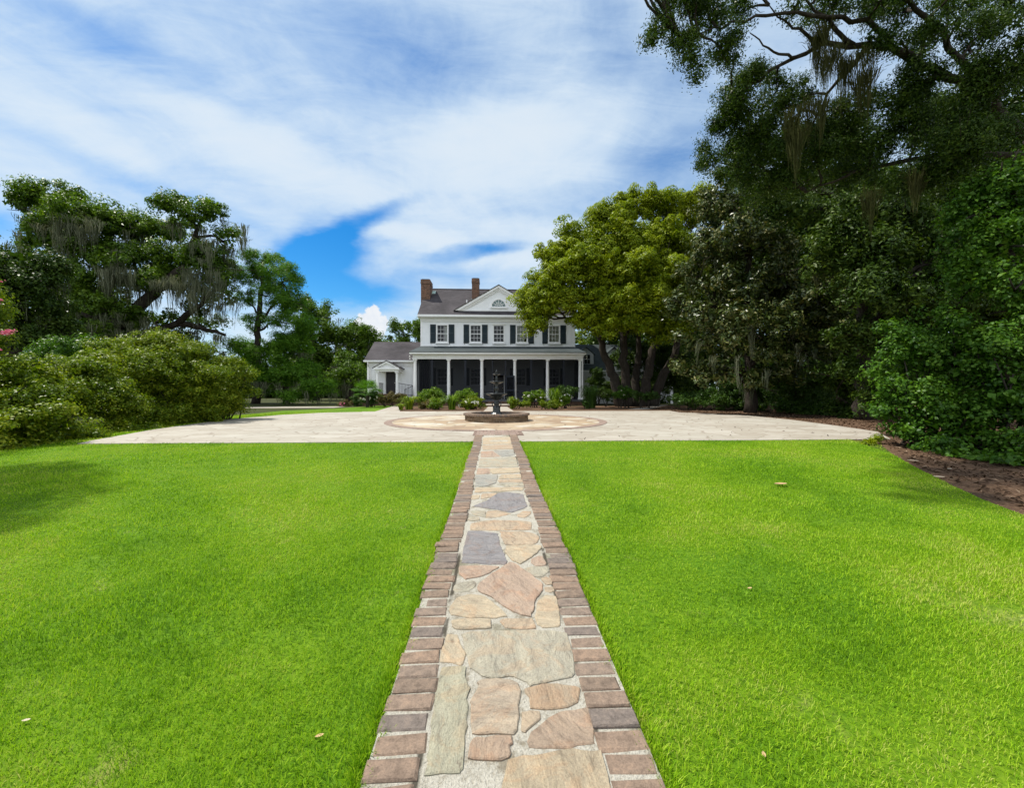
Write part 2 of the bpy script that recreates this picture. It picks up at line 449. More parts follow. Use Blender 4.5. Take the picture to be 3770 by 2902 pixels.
M_blade = leafmat('grass_blade', [(.078, .18, .004), (.155, .315, .006), (.245, .415, .010), (.33, .47, .025), (.41, .43, .10)], .36, .5, .25, .55, (1.2, 1.25, .6), .55, True)
def f_plaza(t, b):
    o = t.obj(); w = t.noise(o, 1.6, 3).outputs['Color']
    wv = t.new('ShaderNodeVectorMath', operation='MULTIPLY_ADD'); t.l.new(w, wv.inputs[0]); wv.inputs[1].default_value = (.35, .35, 0); t.l.new(o, wv.inputs[2])
    vo = t.new('ShaderNodeTexVoronoi', feature='DISTANCE_TO_EDGE'); t.l.new(t.mapping(wv.outputs[0], (1.15, 1.75, 1)), vo.inputs['Vector']); vo.inputs['Scale'].default_value = 1.0
    vc = t.new('ShaderNodeTexVoronoi', feature='F1'); t.l.new(t.mapping(wv.outputs[0], (1.15, 1.75, 1)), vc.inputs['Vector']); vc.inputs['Scale'].default_value = 1.0
    sp = t.new('ShaderNodeSeparateColor'); t.l.new(vc.outputs['Color'], sp.inputs[0])
    n = t.noise(o, 3.2, 6, .7); n2 = t.noise(o, .28, 3)
    v = t.m('ADD', t.m('MULTIPLY', n.outputs[0], .6), t.m('MULTIPLY', sp.outputs[0], .4))
    c = t.ramp(v, [(.25, (.285, .25, .20)), (.5, (.335, .302, .248)), (.75, (.385, .355, .30))])
    c = t.mix(t.m('MULTIPLY', t.sstep(n2.outputs[0], .45, .65), .35), c, (.36, .345, .295, 1))
    st_ = t.noise(o, .9, 6, .7, .6)
    c = t.mix(t.m('MULTIPLY', t.sstep(st_.outputs[0], .54, .70), .45), c, (.22, .195, .155, 1))
    gapm = t.m('MULTIPLY', t.sstep(vo.outputs[0], .035, .008), t.sstep(n.outputs[0], .30, .55))
    t.put(b.inputs['Base Color'], t.mix(t.m('MULTIPLY', gapm, .7), c, (.19, .155, .115, 1)))
    t.put(b.inputs['Normal'], t.bump(t.sstep(vo.outputs[0], .0, .05), .35, .02))
M_plaza = material('stamped_concrete', f_plaza, .8, .25)
def f_circle(t, b):
    o = t.obj(); w = t.noise(o, 1.8, 3).outputs['Color']
    wv = t.new('ShaderNodeVectorMath', operation='MULTIPLY_ADD'); t.l.new(w, wv.inputs[0]); wv.inputs[1].default_value = (.3, .3, 0); t.l.new(o, wv.inputs[2])
    mp = t.mapping(wv.outputs[0], (1.3, 1.9, 1), (0, 0, .2))
    vo = t.new('ShaderNodeTexVoronoi', feature='DISTANCE_TO_EDGE'); t.l.new(mp, vo.inputs['Vector']); vo.inputs['Scale'].default_value = 1.0
    vc = t.new('ShaderNodeTexVoronoi', feature='F1'); t.l.new(mp, vc.inputs['Vector']); vc.inputs['Scale'].default_value = 1.0
    sp = t.new('ShaderNodeSeparateColor'); t.l.new(vc.outputs['Color'], sp.inputs[0])
    n = t.noise(o, 4, 6, .7)
    v = t.m('ADD', t.m('MULTIPLY', n.outputs[0], .35), t.m('MULTIPLY', sp.outputs[0], .65))
    c = t.ramp(v, [(.2, (.25, .175, .115)), (.42, (.34, .255, .165)), (.6, (.38, .31, .215)), (.8, (.47, .44, .37))])
    gapm = t.sstep(vo.outputs[0], .04, .012)
    t.put(b.inputs['Base Color'], t.mix(t.m('MULTIPLY', gapm, .75), c, (.20, .165, .12, 1)))
    t.put(b.inputs['Normal'], t.bump(t.sstep(vo.outputs[0], .0, .05), .4, .02))
M_circle = material('tan_flagstone', f_circle, .8, .25)
def f_concrete(t, b):
    o = t.obj(); n = t.noise(o, 3, 6, .7)
    t.put(b.inputs['Base Color'], t.ramp(n.outputs[0], [(.3, (.28, .245, .20)), (.7, (.38, .34, .29))]))
M_conc = material('pale_concrete', f_concrete, .85, .2)
def f_mortar(t, b):
    o = t.obj(); n = t.noise(o, 7, 6, .75); n2 = t.noise(o, 90, 3, .7); n3 = t.noise(o, 2.2, 4, .6)
    c = t.ramp(n2.outputs[0], [(.3, (.32, .295, .24)), (.55, (.44, .415, .35)), (.8, (.50, .475, .41))])
    c = t.mix(t.m('MULTIPLY', t.sstep(n.outputs[0], .50, .66), .8), c, (.20, .17, .12, 1))
    t.put(b.inputs['Base Color'], t.mix(t.m('MULTIPLY', t.sstep(n3.outputs[0], .54, .68), .7), c, (.13, .115, .06, 1)))
    cm2 = t.new('ShaderNodeSeparateXYZ'); t.l.new(o, cm2.inputs[0])
    ed = t.m('ABSOLUTE', t.m('SUBTRACT', t.m('ABSOLUTE', cm2.outputs[0]), .362))
    gapd = t.m('MULTIPLY', t.sstep(ed, .020, .006), t.sstep(n3.outputs[0], .46, .56))
    lastc = b.inputs['Base Color'].links[0].from_socket
    t.put(b.inputs['Base Color'], t.mix(t.m('MULTIPLY', gapd, .9), lastc, (.05, .042, .03, 1)))
    t.put(b.inputs['Normal'], t.bump(n2.outputs[0], .9, .02))
M_mortar = material('pale_mortar', f_mortar, .9, .15)
def f_stone(t, b):
    o = t.obj(); a = t.new('ShaderNodeAttribute', attribute_name='tint')
    isl = t.island()
    off = t.new('ShaderNodeCombineXYZ'); t.put(off.inputs[0], t.m('MULTIPLY', isl, 37.0)); t.put(off.inputs[1], t.m('MULTIPLY', isl, 19.0))
    va = t.new('ShaderNodeVectorMath', operation='ADD'); t.l.new(o, va.inputs[0]); t.l.new(off.outputs[0], va.inputs[1])
    rot = t.new('ShaderNodeVectorRotate', rotation_type='Z_AXIS'); t.l.new(va.outputs[0], rot.inputs['Vector']); t.put(rot.inputs['Angle'], t.m('MULTIPLY', isl, 2.2))
    n = t.noise(t.mapping(rot.outputs[0], (3.2, 8.5, 4)), 1.6, 8, .74, 1.1); n2 = t.noise(va.outputs[0], 5, 6, .72, 1.2); n3 = t.noise(va.outputs[0], 120, 3, .7)
    c = t.mix(.85, a.outputs['Color'], t.ramp(n.outputs[0], [(.32, (.55, .53, .52)), (.46, (.98, .98, .98)), (.68, (1.25, 1.22, 1.16))]), 'MULTIPLY')
    c = t.mix(t.sstep(n2.outputs[0], .48, .60), c, t.mix(1, c, (1.03, .93, .87, 1), 'MULTIPLY'))
    c = t.mix(t.m('MULTIPLY', t.sstep(n2.outputs[0], .40, .30), .7), c, (.15, .12, .09, 1))
    nf = t.noise(t.mapping(rot.outputs[0], (7, 26, 8)), 2.0, 8, .78, .9)
    c = t.mix(.7, c, t.ramp(nf.outputs[0], [(.34, (.55, .53, .5)), (.45, (1, 1, 1)), (.7, (1.12, 1.12, 1.12))]), 'MULTIPLY')
    c = t.mix(.7, c, t.ramp(n3.outputs[0], [(.3, (.72, .72, .72)), (.7, (1.22, 1.22, 1.22))]), 'MULTIPLY')
    t.put(b.inputs['Base Color'], c)
    hh = t.m('ADD', t.m('MULTIPLY', n.outputs[0], .6), t.m('MULTIPLY', n2.outputs[0], .7))
    t.put(b.inputs['Normal'], t.bump(hh, .9, .04))
M_stone = material('flagstone', f_stone, .75, .3)
def f_paver(t, b):
    o = t.obj(); isl = t.island(); n = t.noise(o, 22, 6, .75); n2 = t.noise(o, 130, 3, .7)
    c = t.ramp(isl, [(0, (.165, .125, .094)), (.25, (.20, .145, .107)), (.5, (.225, .16, .115)), (.7, (.195, .15, .117)), (.9, (.15, .125, .108)), (1, (.235, .15, .10))])
    c = t.mix(.8, c, t.ramp(n.outputs[0], [(.3, (.45, .44, .44)), (.5, (1, 1, 1)), (.7, (1.45, 1.38, 1.3))]), 'MULTIPLY')
    t.put(b.inputs['Base Color'], t.mix(.75, c, t.ramp(n2.outputs[0], [(.3, (.7, .7, .7)), (.7, (1.25, 1.25, 1.25))]), 'MULTIPLY'))
    t.put(b.inputs['Normal'], t.bump(t.m('ADD', n.outputs[0], t.m('MULTIPLY', n2.outputs[0], .4)), .7, .012))
M_paver = material('worn_brick', f_paver, .85, .2)
def f_ring(t, b):
    o = t.obj(); isl = t.island(); n = t.noise(o, 9, 5, .7)
    c = t.ramp(isl, [(0, (.20, .14, .112)), (.5, (.245, .18, .145)), (1, (.285, .215, .175))])
    t.put(b.inputs['Base Color'], t.mix(.7, c, t.ramp(n.outputs[0], [(.3, (.75, .75, .75)), (.7, (1.2, 1.2, 1.2))]), 'MULTIPLY'))
M_ring = material('pink_brick', f_ring, .85, .2)
def f_water(t, b):
    t.put(b.inputs['Base Color'], (.01, .014, .02, 1))
    n = t.noise(t.obj(), 9, 3); t.put(b.inputs['Normal'], t.bump(n.outputs[0], .12, .02))
M_water = material('pool_water', f_water, .06, .6)

# leaves
M_oakleaf = leafmat('oak_leaf', [(.026, .062, .006), (.058, .118, .009), (.10, .175, .013), (.155, .235, .024)], .35, .45, .35, .35)
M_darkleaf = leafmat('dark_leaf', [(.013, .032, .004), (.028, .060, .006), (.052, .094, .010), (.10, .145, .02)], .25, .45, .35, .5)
M_camphor = leafmat('camphor_leaf', [(.075, .128, .004), (.155, .220, .006), (.245, .300, .009), (.33, .365, .016)], .36, .45, .35, .55)
M_magnolia = leafmat('magnolia_leaf', [(.018, .037, .005), (.038, .066, .008), (.070, .104, .013), (.20, .19, .06)], .14, .28, .9, .6, (1.1, 1.0, .4), .7)
M_pine = leafmat('pine_needle', [(.030, .090, .008), (.058, .150, .010), (.090, .20, .012), (.13, .24, .020)], .38, .5, .3, .4)
M_hedge = leafmat('hedge_leaf', [(.040, .086, .004), (.098, .164, .006), (.180, .240, .010), (.32, .345, .028)], .36, .42, .4, .7)
M_vine = leafmat('broad_leaf', [(.020, .060, .006), (.042, .110, .009), (.075, .165, .013), (.13, .23, .026)], .32, .38, .4, .9)
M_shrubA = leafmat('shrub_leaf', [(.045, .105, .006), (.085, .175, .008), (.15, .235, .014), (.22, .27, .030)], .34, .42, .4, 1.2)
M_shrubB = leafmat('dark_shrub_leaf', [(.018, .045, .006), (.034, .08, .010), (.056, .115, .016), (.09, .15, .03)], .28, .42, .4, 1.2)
M_shrubC = leafmat('bronze_leaf', [(.05, .045, .015), (.10, .085, .025), (.15, .12, .04), (.20, .19, .05)], .28, .45, .35, 1.4)
M_blossomW = leafmat('white_petal', [(.6, .58, .45), (.7, .7, .6), (.8, .8, .74)], .3, .6, .2, 1, (1, 1, .9))
M_blossomP = leafmat('pink_petal', [(.55, .10, .18), (.65, .16, .26), (.7, .25, .34)], .3, .6, .2, 1, (1, .8, .9))
M_moss = leafmat('spanish_moss', [(.052, .062, .034), (.09, .104, .060), (.14, .154, .095), (.21, .22, .145)], .25, .8, .1, .5, (1.1, 1.05, .8))
M_mossdark = leafmat('olive_moss', [(.034, .038, .013), (.060, .064, .022), (.095, .098, .036)], .3, .8, .1, .5, (1.1, 1.05, .6))
def f_bark(t, b):
    o = t.obj(); n = t.noise(t.mapping(o, (5, 5, 1.2)), 2, 6, .75); n2 = t.noise(o, .8, 4)
    c = t.ramp(n.outputs[0], [(.3, (.018, .015, .012)), (.55, (.048, .040, .032)), (.75, (.085, .076, .062))])
    t.put(b.inputs['Base Color'], c); t.put(b.inputs['Normal'], t.bump(n.outputs[0], .9, .06))
M_bark = material('bark', f_bark, .95, .1)

# ------------------------------------------------------------------ foliage
CV = 1.5
def leaf_quads(pos, nrm, L, Wd, rng, fold=.25, droop=0.0, axis=None, sz=1.0):
    n = len(pos)
    nrm = nrm/(np.linalg.norm(nrm, axis=1, keepdims=True)+1e-9)
    a = rng.normal(size=(n, 3)) if axis is None else axis + rng.normal(size=(n, 3))*.35
    a[:, 2] -= droop
    a -= nrm*(a*nrm).sum(1, keepdims=True); a /= (np.linalg.norm(a, axis=1, keepdims=True)+1e-9)
    b = np.cross(nrm, a)
    s = rng.uniform(.65, 1.3, (n, 1))*sz
    Lh = L*s/2; Wh = Wd*s/2
    V = np.empty((n, 4, 3))
    V[:, 0] = pos-a*Lh
    V[:, 1] = pos+b*Wh+nrm*Wh*fold*2+a*Lh*.1
    V[:, 2] = pos+a*Lh-nrm*Lh*.15
    V[:, 3] = pos-b*Wh+nrm*Wh*fold*2+a*Lh*.1
    F = np.arange(n*4).reshape(n, 4)
    return V.reshape(-1, 3), F

def crown_cloud(lobes, L, Wd, cover, rng, clump=.5, up=.55, flat=.75, inner=.35, droop=.2, perclump=60, core=1.6, puff=False):
    """lobes: (cx,cy,cz,rx,ry,rz,density). Leaves sit in clumps spread through each lobe's outer shell."""
    Ps, Ns, Ss = [], [], []
    for (cx, cy_, cz, rx, ry, rz, dn) in lobes:
        n = int(cover*dn*math.pi*rx*rz/(L*Wd*.5))
        n = max(n, 60)
        k = max(4, int(n/perclump))
        dirv = rng.normal(size=(k, 3)); dirv /= np.linalg.norm(dirv, axis=1, keepdims=True)
        dirv[:, 2] = np.where((dirv[:, 2] < -.25) & (rng.random(k) < .35), -dirv[:, 2]*.6, dirv[:, 2])
        rad = 1-inner*rng.random((k, 1))**1.6
        rad *= 1+.16*rng.normal(size=(k, 1))
        cc = np.array([cx, cy_, cz])+dirv*rad*np.array([rx, ry, rz])
        cs = clump*rng.uniform(.55, 1.35, (k, 1))
        idx = rng.integers(0, k, n)
        off = rng.normal(size=(n, 3)); off /= np.linalg.norm(off, axis=1, keepdims=True)
        off *= rng.random((n, 1))**(.16 if puff else .45)
        if puff: off[:, 2] = np.where((off[:, 2] < 0) & (rng.random(n) < .6), -off[:, 2], off[:, 2])
        off[:, 2] *= flat
        p = cc[idx]+off*cs[idx]
        nn = off*(1.6 if puff else 1.0)+dirv[idx]*.45+np.array([0, 0, up])+rng.normal(size=(n, 3))*.42
        # some loose leaves inside so the lobe does not read as a shell
        Ps.append(p); Ns.append(nn); Ss.append(np.ones(n))
        nc = int(core*dn*math.pi*rx*rz/(L*Wd*.5*4.0))
        if nc > 3:
            q = rng.normal(size=(nc, 3)); q /= np.linalg.norm(q, axis=1, keepdims=True); q *= .66*rng.random((nc, 1))**.4
            Ps.append(np.array([cx, cy_, cz])+q*np.array([rx, ry, rz])); Ns.append(q+rng.normal(size=(nc, 3))*.7); Ss.append(np.full(nc, 2.0))
    return np.vstack(Ps), np.vstack(Ns), np.concatenate(Ss)[:, None]

def moss_strands(points, rng, length=(.8, 2.2), width=.07, n=14, spread=.22):
    """beards of hanging moss: wavering strands, broad at the bough, drawing together and thinning downwards"""
    Vs, Fs = [], []; k = 0
    for p in points:
        p = np.array(p); Lc = rng.uniform(*length)
        lean = rng.normal(size=2)*.05*Lc
        for i in range(n):
            o_ = rng.normal(size=2)*spread
            ll = Lc*math.exp(-(np.linalg.norm(o_)/spread)**2*.35)*rng.uniform(.45, 1.1); w = width*rng.uniform(.4, 1.3); an = rng.uniform(0, math.pi)
            ax = np.array([math.cos(an), math.sin(an), 0])
            m = 6; wx = np.cumsum(rng.normal(size=(m+1, 2)), 0)*width*.75
            z0 = rng.normal()*.06+abs(rng.normal())*.05
            for j in range(m+1):
                f = j/m
                c = p+np.array([o_[0]*(1-.55*f)+wx[j, 0]+lean[0]*f, o_[1]*(1-.55*f)+wx[j, 1]+lean[1]*f, z0-ll*f])
                ww = w*(1-.8*f)*(.4+.6*min(1, f*4))*rng.uniform(.5, 1.4)
                Vs += [c-ax*ww, c+ax*ww]
            for j in range(m):
                b = k+2*j; Fs.append((b, b+1, b+3, b+2))
            k += 2*(m+1)
    return np.array(Vs), np.array(Fs)

def DP(xD, yD, Y):
    return atY(xD*3770/2184, yD*3770/2184, Y)

def lobesD(lst, depth=.85, jit=0.0, rng=None):
    out = []
    for q in lst:
        xD, yD, Y, rx, ry = q[:5]; dn = q[5] if len(q) > 5 else 1.0
        c = DP(xD, yD, Y); s = Y/877
        out.append((c[0], c[1], c[2], rx*s, rx*s*depth, ry*s, dn))
    return out

def limb(mb, pts, r0, r1, rng, n=8, seg=5, wob=.12):
    """a tapering limb through the given points, with crooked in-between points"""
    P_ = [np.array(p, float) for p in pts]
    out = [P_[0]]
    for a, b in zip(P_[:-1], P_[1:]):
        Lg = np.linalg.norm(b-a)
        for i in range(1, seg+1):
            f = i/seg
            q = a+(b-a)*f
            if i < seg: q = q+rng.normal(size=3)*wob*Lg/seg
            out.append(q)
    m = len(out)
    mb.tube(out, [r0+(r1-r0)*(i/(m-1)) for i in range(m)], n, .08)
    return out

def make_tree(name, label, base, lobes, mat, L, Wd, cover, seed, limbs, clump=.5, group=None, cat='tree',
              moss=None, moss_mat=None, twigs=True, up=.55, flat=.75, droop=.2, twig_r=.07, inner=.35, perclump=60, core=1.6, puff=False, lump=0, mossw=.07, mossn=14, mosslen=(.8, 2.2), mspread=.22):
    rng = np.random.default_rng(seed)
    root = empty(name, base); tag(root, label, cat, group)
    mb = MB(); nodes = []
    for (pts, r0, r1) in limbs: nodes += limb(mb, pts, r0, r1, rng, 9)
    if twigs and nodes:
        N_ = np.array(nodes)
        for lb in lobes:
            c = np.array(lb[:3])
            dd = np.linalg.norm(N_-c, axis=1)+np.maximum(0, N_[:, 2]-c[2])*1.5
            s = N_[int(dd.argmin())]
            mid = (s+c)/2+np.array([0, 0, .12*np.linalg.norm(c-s)])
            br = limb(mb, [s, mid, c], twig_r*1.6, twig_r*.55, rng, 6, 3, .2)
            for q in range(3):
                tip = c+rng.normal(size=3)*np.array(lb[3:6])*.55
                limb(mb, [br[-3], tip], twig_r*.6, twig_r*.15, rng, 5, 3, .2)
    if mb.v: mb.build('trunk', M_bark, root, smooth=True)
    if lump:      # break each lobe into several smaller billows
        lb2 = []
        for (x, y, z, rx, ry, rz, dn) in lobes:
            lb2.append((x, y, z, rx*.8, ry*.8, rz*.8, dn*.6))
            for i in range(lump):
                q = rng.normal(size=3); q /= np.linalg.norm(q); q[2] = abs(q[2]) if rng.random() < .7 else q[2]
                f = rng.uniform(.36, .56); r_ = math.sqrt(rx*rz)*f
                lb2.append((x+q[0]*rx*.72, y+q[1]*ry*.72, z+q[2]*rz*.80, r_, r_, r_*.85, dn))
        cl = lb2
    else: cl = lobes
    P_, N2, S2 = crown_cloud(cl, L, Wd, cover*CV, rng, clump, up, flat, inner, droop, perclump, core, puff)
    V, F = leaf_quads(P_, N2, L, Wd, rng, droop=droop, sz=S2)
    mesh_np('crown', V, F, mat, root)
    if moss is not None and len(moss):
        V, F = moss_strands(moss, rng, mosslen, mossw, mossn, mspread)
        mesh_np('spanish_moss', V, F, moss_mat or M_moss, root)['kind'] = 'stuff'
    return root

def moss_under(lobes, per, rng, front=True):
    pts = []
    for lb in lobes:
        for i in range(rng.poisson(per)):
            a = rng.uniform(0, 2*math.pi); r_ = rng.uniform(.3, .98)
            x = lb[0]+lb[3]*r_*math.cos(a); y = lb[1]+lb[4]*r_*math.sin(a)*(.9)
            z = lb[2]-lb[5]*math.sqrt(max(0, 1-r_*r_))*.55
            pts.append((x, y, z))
    return pts

def bush(name, label, base, lobes, mat, L, Wd, cover, seed, clump=.22, group=None, cat='shrub', up=.5, flat=.85, inner=.4, perclump=40, blossoms=0, bmat=None, bsize=.12, stems=True, droop=.1, bpart='blossom', core=1.8, lump=3):
    rng = np.random.default_rng(seed)
    root = empty(name, base); tag(root, label, cat, group)
    if lump:
        cl = []
        for (x, y, z, rx, ry, rz, dn) in lobes:
            cl.append((x, y, z, rx*.86, ry*.86, rz*.86, dn*.75))
            for i in range(lump):
                q = rng.normal(size=3); q /= np.linalg.norm(q); q[2] = abs(q[2]) if rng.random() < .75 else q[2]
                r_ = math.sqrt(rx*rz)*rng.uniform(.24, .46)
                cl.append((x+q[0]*rx*.84, y+q[1]*ry*.84, z+q[2]*rz*.86, r_*1.25, r_*1.25, r_*.8, dn))
    else: cl = lobes
    P_, N2, S2 = crown_cloud(cl, L, Wd, cover*CV, rng, clump, up, flat, inner, droop, perclump, core)
    P_[:, 2] = np.maximum(P_[:, 2], base[2]+.03)
    V, F = leaf_quads(P_, N2, L, Wd, rng, droop=droop, sz=S2)
    mesh_np('foliage', V, F, mat, root)
    if stems:
        mb = MB()
        for lb in lobes:
            for q in range(3):
                b0 = np.array(base)+np.array([rng.normal()*.12, rng.normal()*.12, 0])
                b0[0] += (lb[0]-base[0])*.6; b0[1] += (lb[1]-base[1])*.6
                limb(mb, [b0, np.array(lb[:3])+rng.normal(size=3)*np.array(lb[3:6])*.4], .035, .012, rng, 5, 3, .2)
        mb.build('stem', M_bark, root)
    if blossoms:
        Pb, Nb = [], []
        for i in range(blossoms):
            lb = lobes[int(rng.integers(0, len(lobes)))]
            dv = rng.normal(size=3); dv /= np.linalg.norm(dv); dv[1] = -abs(dv[1]); dv[2] = abs(dv[2])*.8
            c = np.array(lb[:3])+dv*np.array(lb[3:6])*1.08
            for k in range(7):
                o_ = rng.normal(size=3)*bsize*.35
                Pb.append(c+o_); Nb.append(dv+o_*4)
        V, F = leaf_quads(np.array(Pb), np.array(Nb), bsize, bsize*.8, rng)
        mesh_np(bpart, V, F, bmat or M_blossomW, root)
    return root

# ================================================================== SETTING
def sheet(name, poly, z, mat, kind='structure', sub=None, th=0.0):
    """a flat polygon following the ground, z above it"""
    vs = [(p[0], p[1], gz(p[1])+z) for p in poly]
    n = len(vs)
    if th:
        vs += [(x, y, zz-th) for x, y, zz in vs]
        fs = [tuple(range(n))]+[(i, n+i, n+(i+1) % n, (i+1) % n) for i in range(n)]
    else: fs = [tuple(range(n))]
    o = mesh_np(name, np.array(vs), fs, mat)
    # make sure it faces up
    me = o.data
    if me.polygons[0].normal.z < 0: me.flip_normals()
    o['kind'] = kind
    return o

gx = [-700, -60, -20, 0, 20, 60, 700]; gy = [-300, -40, 0, YB, 40, 120, 900]
V = [(x, y, gz(y)) for y in gy for x in gx]
F = [(j*7+i, j*7+i+1, (j+1)*7+i+1, (j+1)*7+i) for j in range(6) for i in range(6)]
tag(mesh_np('ground', np.array(V), F, M_ground), kind='structure')

# plaza outline (from where its edges lie on the level ground)
pl_left = [(190, 1652), (330, 1627), (560, 1585), (830, 1547), (1043, 1529), (1200, 1521), (1330, 1518.5)]
pl_right = [(3287, 1628), (3231, 1593), (3087, 1571), (2906, 1547), (2750, 1532), (2500, 1520)]
PL = [ong(*p)[:2] for p in pl_left]; PR = [ong(*p)[:2] for p in pl_right]
Yfar = 24.6
PLz = [p for p in PL if p[1] < Yfar-.2]
plaza = [(PLz[0][0], YB+.0)]+[tuple(p) for p in PLz if p[1] > YB]+[(ong(1330, 1518)[0], Yfar), (ong(2480, 1516)[0], Yfar+.1)]+[tuple(p) for p in PR[::-1] if p[1] > YB]+[(PR[0][0]+.3, YB)]
sheet('plaza', plaza, .022, M_plaza, th=.08)

# lawn in front of the plaza, up to the mulch edge on the right
edgeR = [ong(x, y)[:2] for x, y in [(3245, 1640), (3287, 1674), (3375, 1724), (3500, 1787), (3624, 1843), (3770, 1899)]]
lawn = [(-19, -6), (-19, YB-.002)]+[(edgeR[0][0], YB-.002)]+[tuple(p) for p in edgeR[1:]]+[(edgeR[-1][0]+.8, 2.5), (edgeR[-1][0]+2.5, -6)]
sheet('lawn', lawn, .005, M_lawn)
# grass verge along the far left edge of the plaza
verge = [(p[0]+.05, p[1]) for p in PL if p[1] > YB]
far = [ong(*p)[:2] for p in [(1475, 1488.5), (1374, 1496), (1235, 1505), (1043, 1513), (838, 1534)]]
vg = [(PL[0][0]+.0, YB)]+verge+[(ong(1372, 1518)[0], Yfar)]+[tuple(p) for p in far]+[(far[-1][0]-1.2, 17.0), (PL[0][0]-4, YB+.5), (PL[0][0]-4, YB)]
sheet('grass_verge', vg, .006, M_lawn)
# mulch beds
mR = [tuple(p) for p in edgeR]+[(edgeR[-1][0]+.8, 2.5), (edgeR[-1][0]+2.5, -6), (34, -6), (34, YB), (edgeR[0][0], YB)]
sheet('mulch_bed', mR, .004, M_mulch)
mB = [(PR[0][0]-1, YB), (34, YB), (34, 33), (-7.0, 33), (-7.2, Yfar-.3), (5, Yfar-.6), (10, YB+4)]
sheet('mulch_bed', mB, .005, M_mulch)
# walks
sheet('walkway', [(-.62, Yfar-.05), (1.22, Yfar-.05), (1.02, 31.5), (-.42, 31.5)], .016, M_conc)
w1 = [ong(1375, 1518.2)[:2], ong(1470, 1518.2)[:2], ong(1486, 1489)[:2], ong(1466, 1490.5)[:2]]
sheet('walkway', [tuple(p) for p in w1], .017, M_conc)
w2 = [ong(2310, 1509)[:2], ong(2385, 1509)[:2], ong(2462, 1492)[:2], ong(2430, 1492.5)[:2]]
sheet('walkway', [tuple(p) for p in w2], .018, M_conc)
sheet('driveway', [(-34, 28.5), (-11.5, 30.2), (-11.5, 32.4), (-34, 31.2)], .012, M_conc)

# brick ring and flagstone circle about the fountain
FC = (.12, 17.1); RO, RI = 4.48, 4.18
vs_ = [(FC[0]+RI*math.cos(2*math.pi*i/96), FC[1]+RI*math.sin(2*math.pi*i/96), .034) for i in range(96)]
tag(mesh_np('flagstone_circle', np.array(vs_), [tuple(range(96))], M_circle), kind='structure')
def chamfer_brick(V, F, c, ax, ay, hx, hy, z0, z1, ch=.006):
    """one brick with a worn top edge: centre c (x,y), unit axes in plan, half sizes"""
    k = len(V)
    for (s, z) in ((0, z0), (0, z1-ch), (ch, z1)):
        for (u, v) in ((-1, -1), (1, -1), (1, 1), (-1, 1)):
            V.append((c[0]+ax[0]*u*(hx-s)+ay[0]*v*(hy-s), c[1]+ax[1]*u*(hx-s)+ay[1]*v*(hy-s), z))
    for a in (0, 4):
        for i in range(4):
            j = (i+1) % 4
            F.append((k+a+i, k+a+j, k+a+4+j, k+a+4+i))
    F.append((k+8, k+9, k+10, k+11))
V, F = [], []
nb = 250
for i in range(nb):
    a = 2*math.pi*i/nb; e = (math.cos(a), math.sin(a)); tn = (-e[1], e[0]); rm = (RO+RI)/2
    chamfer_brick(V, F, (FC[0]+e[0]*rm, FC[1]+e[1]*rm), e, tn, (RO-RI)/2-.004, math.pi*rm/nb-.005, .0, .040)
tag(mesh_np('brick_ring', np.array(V), F, M_ring), kind='structure')

# ------------------------------------------------------------------ the path
PXC = .07; HW = .57; IN = .365       # centre, half width, half width of the stone strip
Y0, Y1 = .2, 11.45
path = empty('path', (PXC, Y0, gz(Y0))); path['kind'] = 'structure'
vv, ff = [], []
ys = [Y0, YB, Y1+1.15]
for y in ys: vv += [(PXC-HW+.01, y, gz(y)+.036), (PXC+HW-.01, y, gz(y)+.036)]
vv += [(x, y, z-.08) for x, y, z in vv]
ff = [(0, 1, 3, 2), (2, 3, 5, 4), (0, 6, 7, 1), (0, 2, 8, 6), (2, 4, 10, 8), (1, 7, 9, 3), (3, 9, 11, 5), (4, 5, 11, 10)]
mesh_np('mortar_bed', np.array(vv), ff, M_mortar, path)
rng = np.random.default_rng(3)
for side in (-1, 1):
    V, F = [], []
    y = Y0+.05
    while y < Y1:
        w = rng.uniform(.088, .098)/2
        an = rng.normal()*.028
        ax = (math.cos(an), math.sin(an)); ay = (-ax[1], ax[0])
        cx_ = PXC+side*(HW-.1025)+rng.normal()*.0065+.012*math.sin(y*1.7+side)
        zt = gz(y)+.0445+rng.normal()*.004; tilt = rng.normal()*.02
        k = len(V)
        chamfer_brick(V, F, (cx_, y+w), ax, ay, .1015+rng.normal()*.003, w, gz(y)-.03, zt, .008)
        for q in range(k, len(V)):      # uneven, worn outline
            x_, y_, z_ = V[q]; V[q] = (x_+rng.normal()*.0028, y_+rng.normal()*.0024, z_+SLOPE*(y_-y)*(y < YB)+tilt*(x_-cx_))
        y += 2*w+rng.uniform(.010, .017)
    mesh_np('brick_edging', np.array(V), F, M_paver, path)
V, F = [], []
y = Y1+.02
for r_ in range(5):
    x = PXC-.66+(.09 if r_ % 2 else 0)
    while x < PXC+.62:
        wb = .1
        chamfer_brick(V, F, (x+wb, y+.1), (1, 0), (0, 1), wb-.004, .1, -.02, .048+rng.normal()*.002, .006)
        x += 2*wb+.006
    y += .212
mesh_np('brick_threshold', np.array(V), F, M_ring, path)

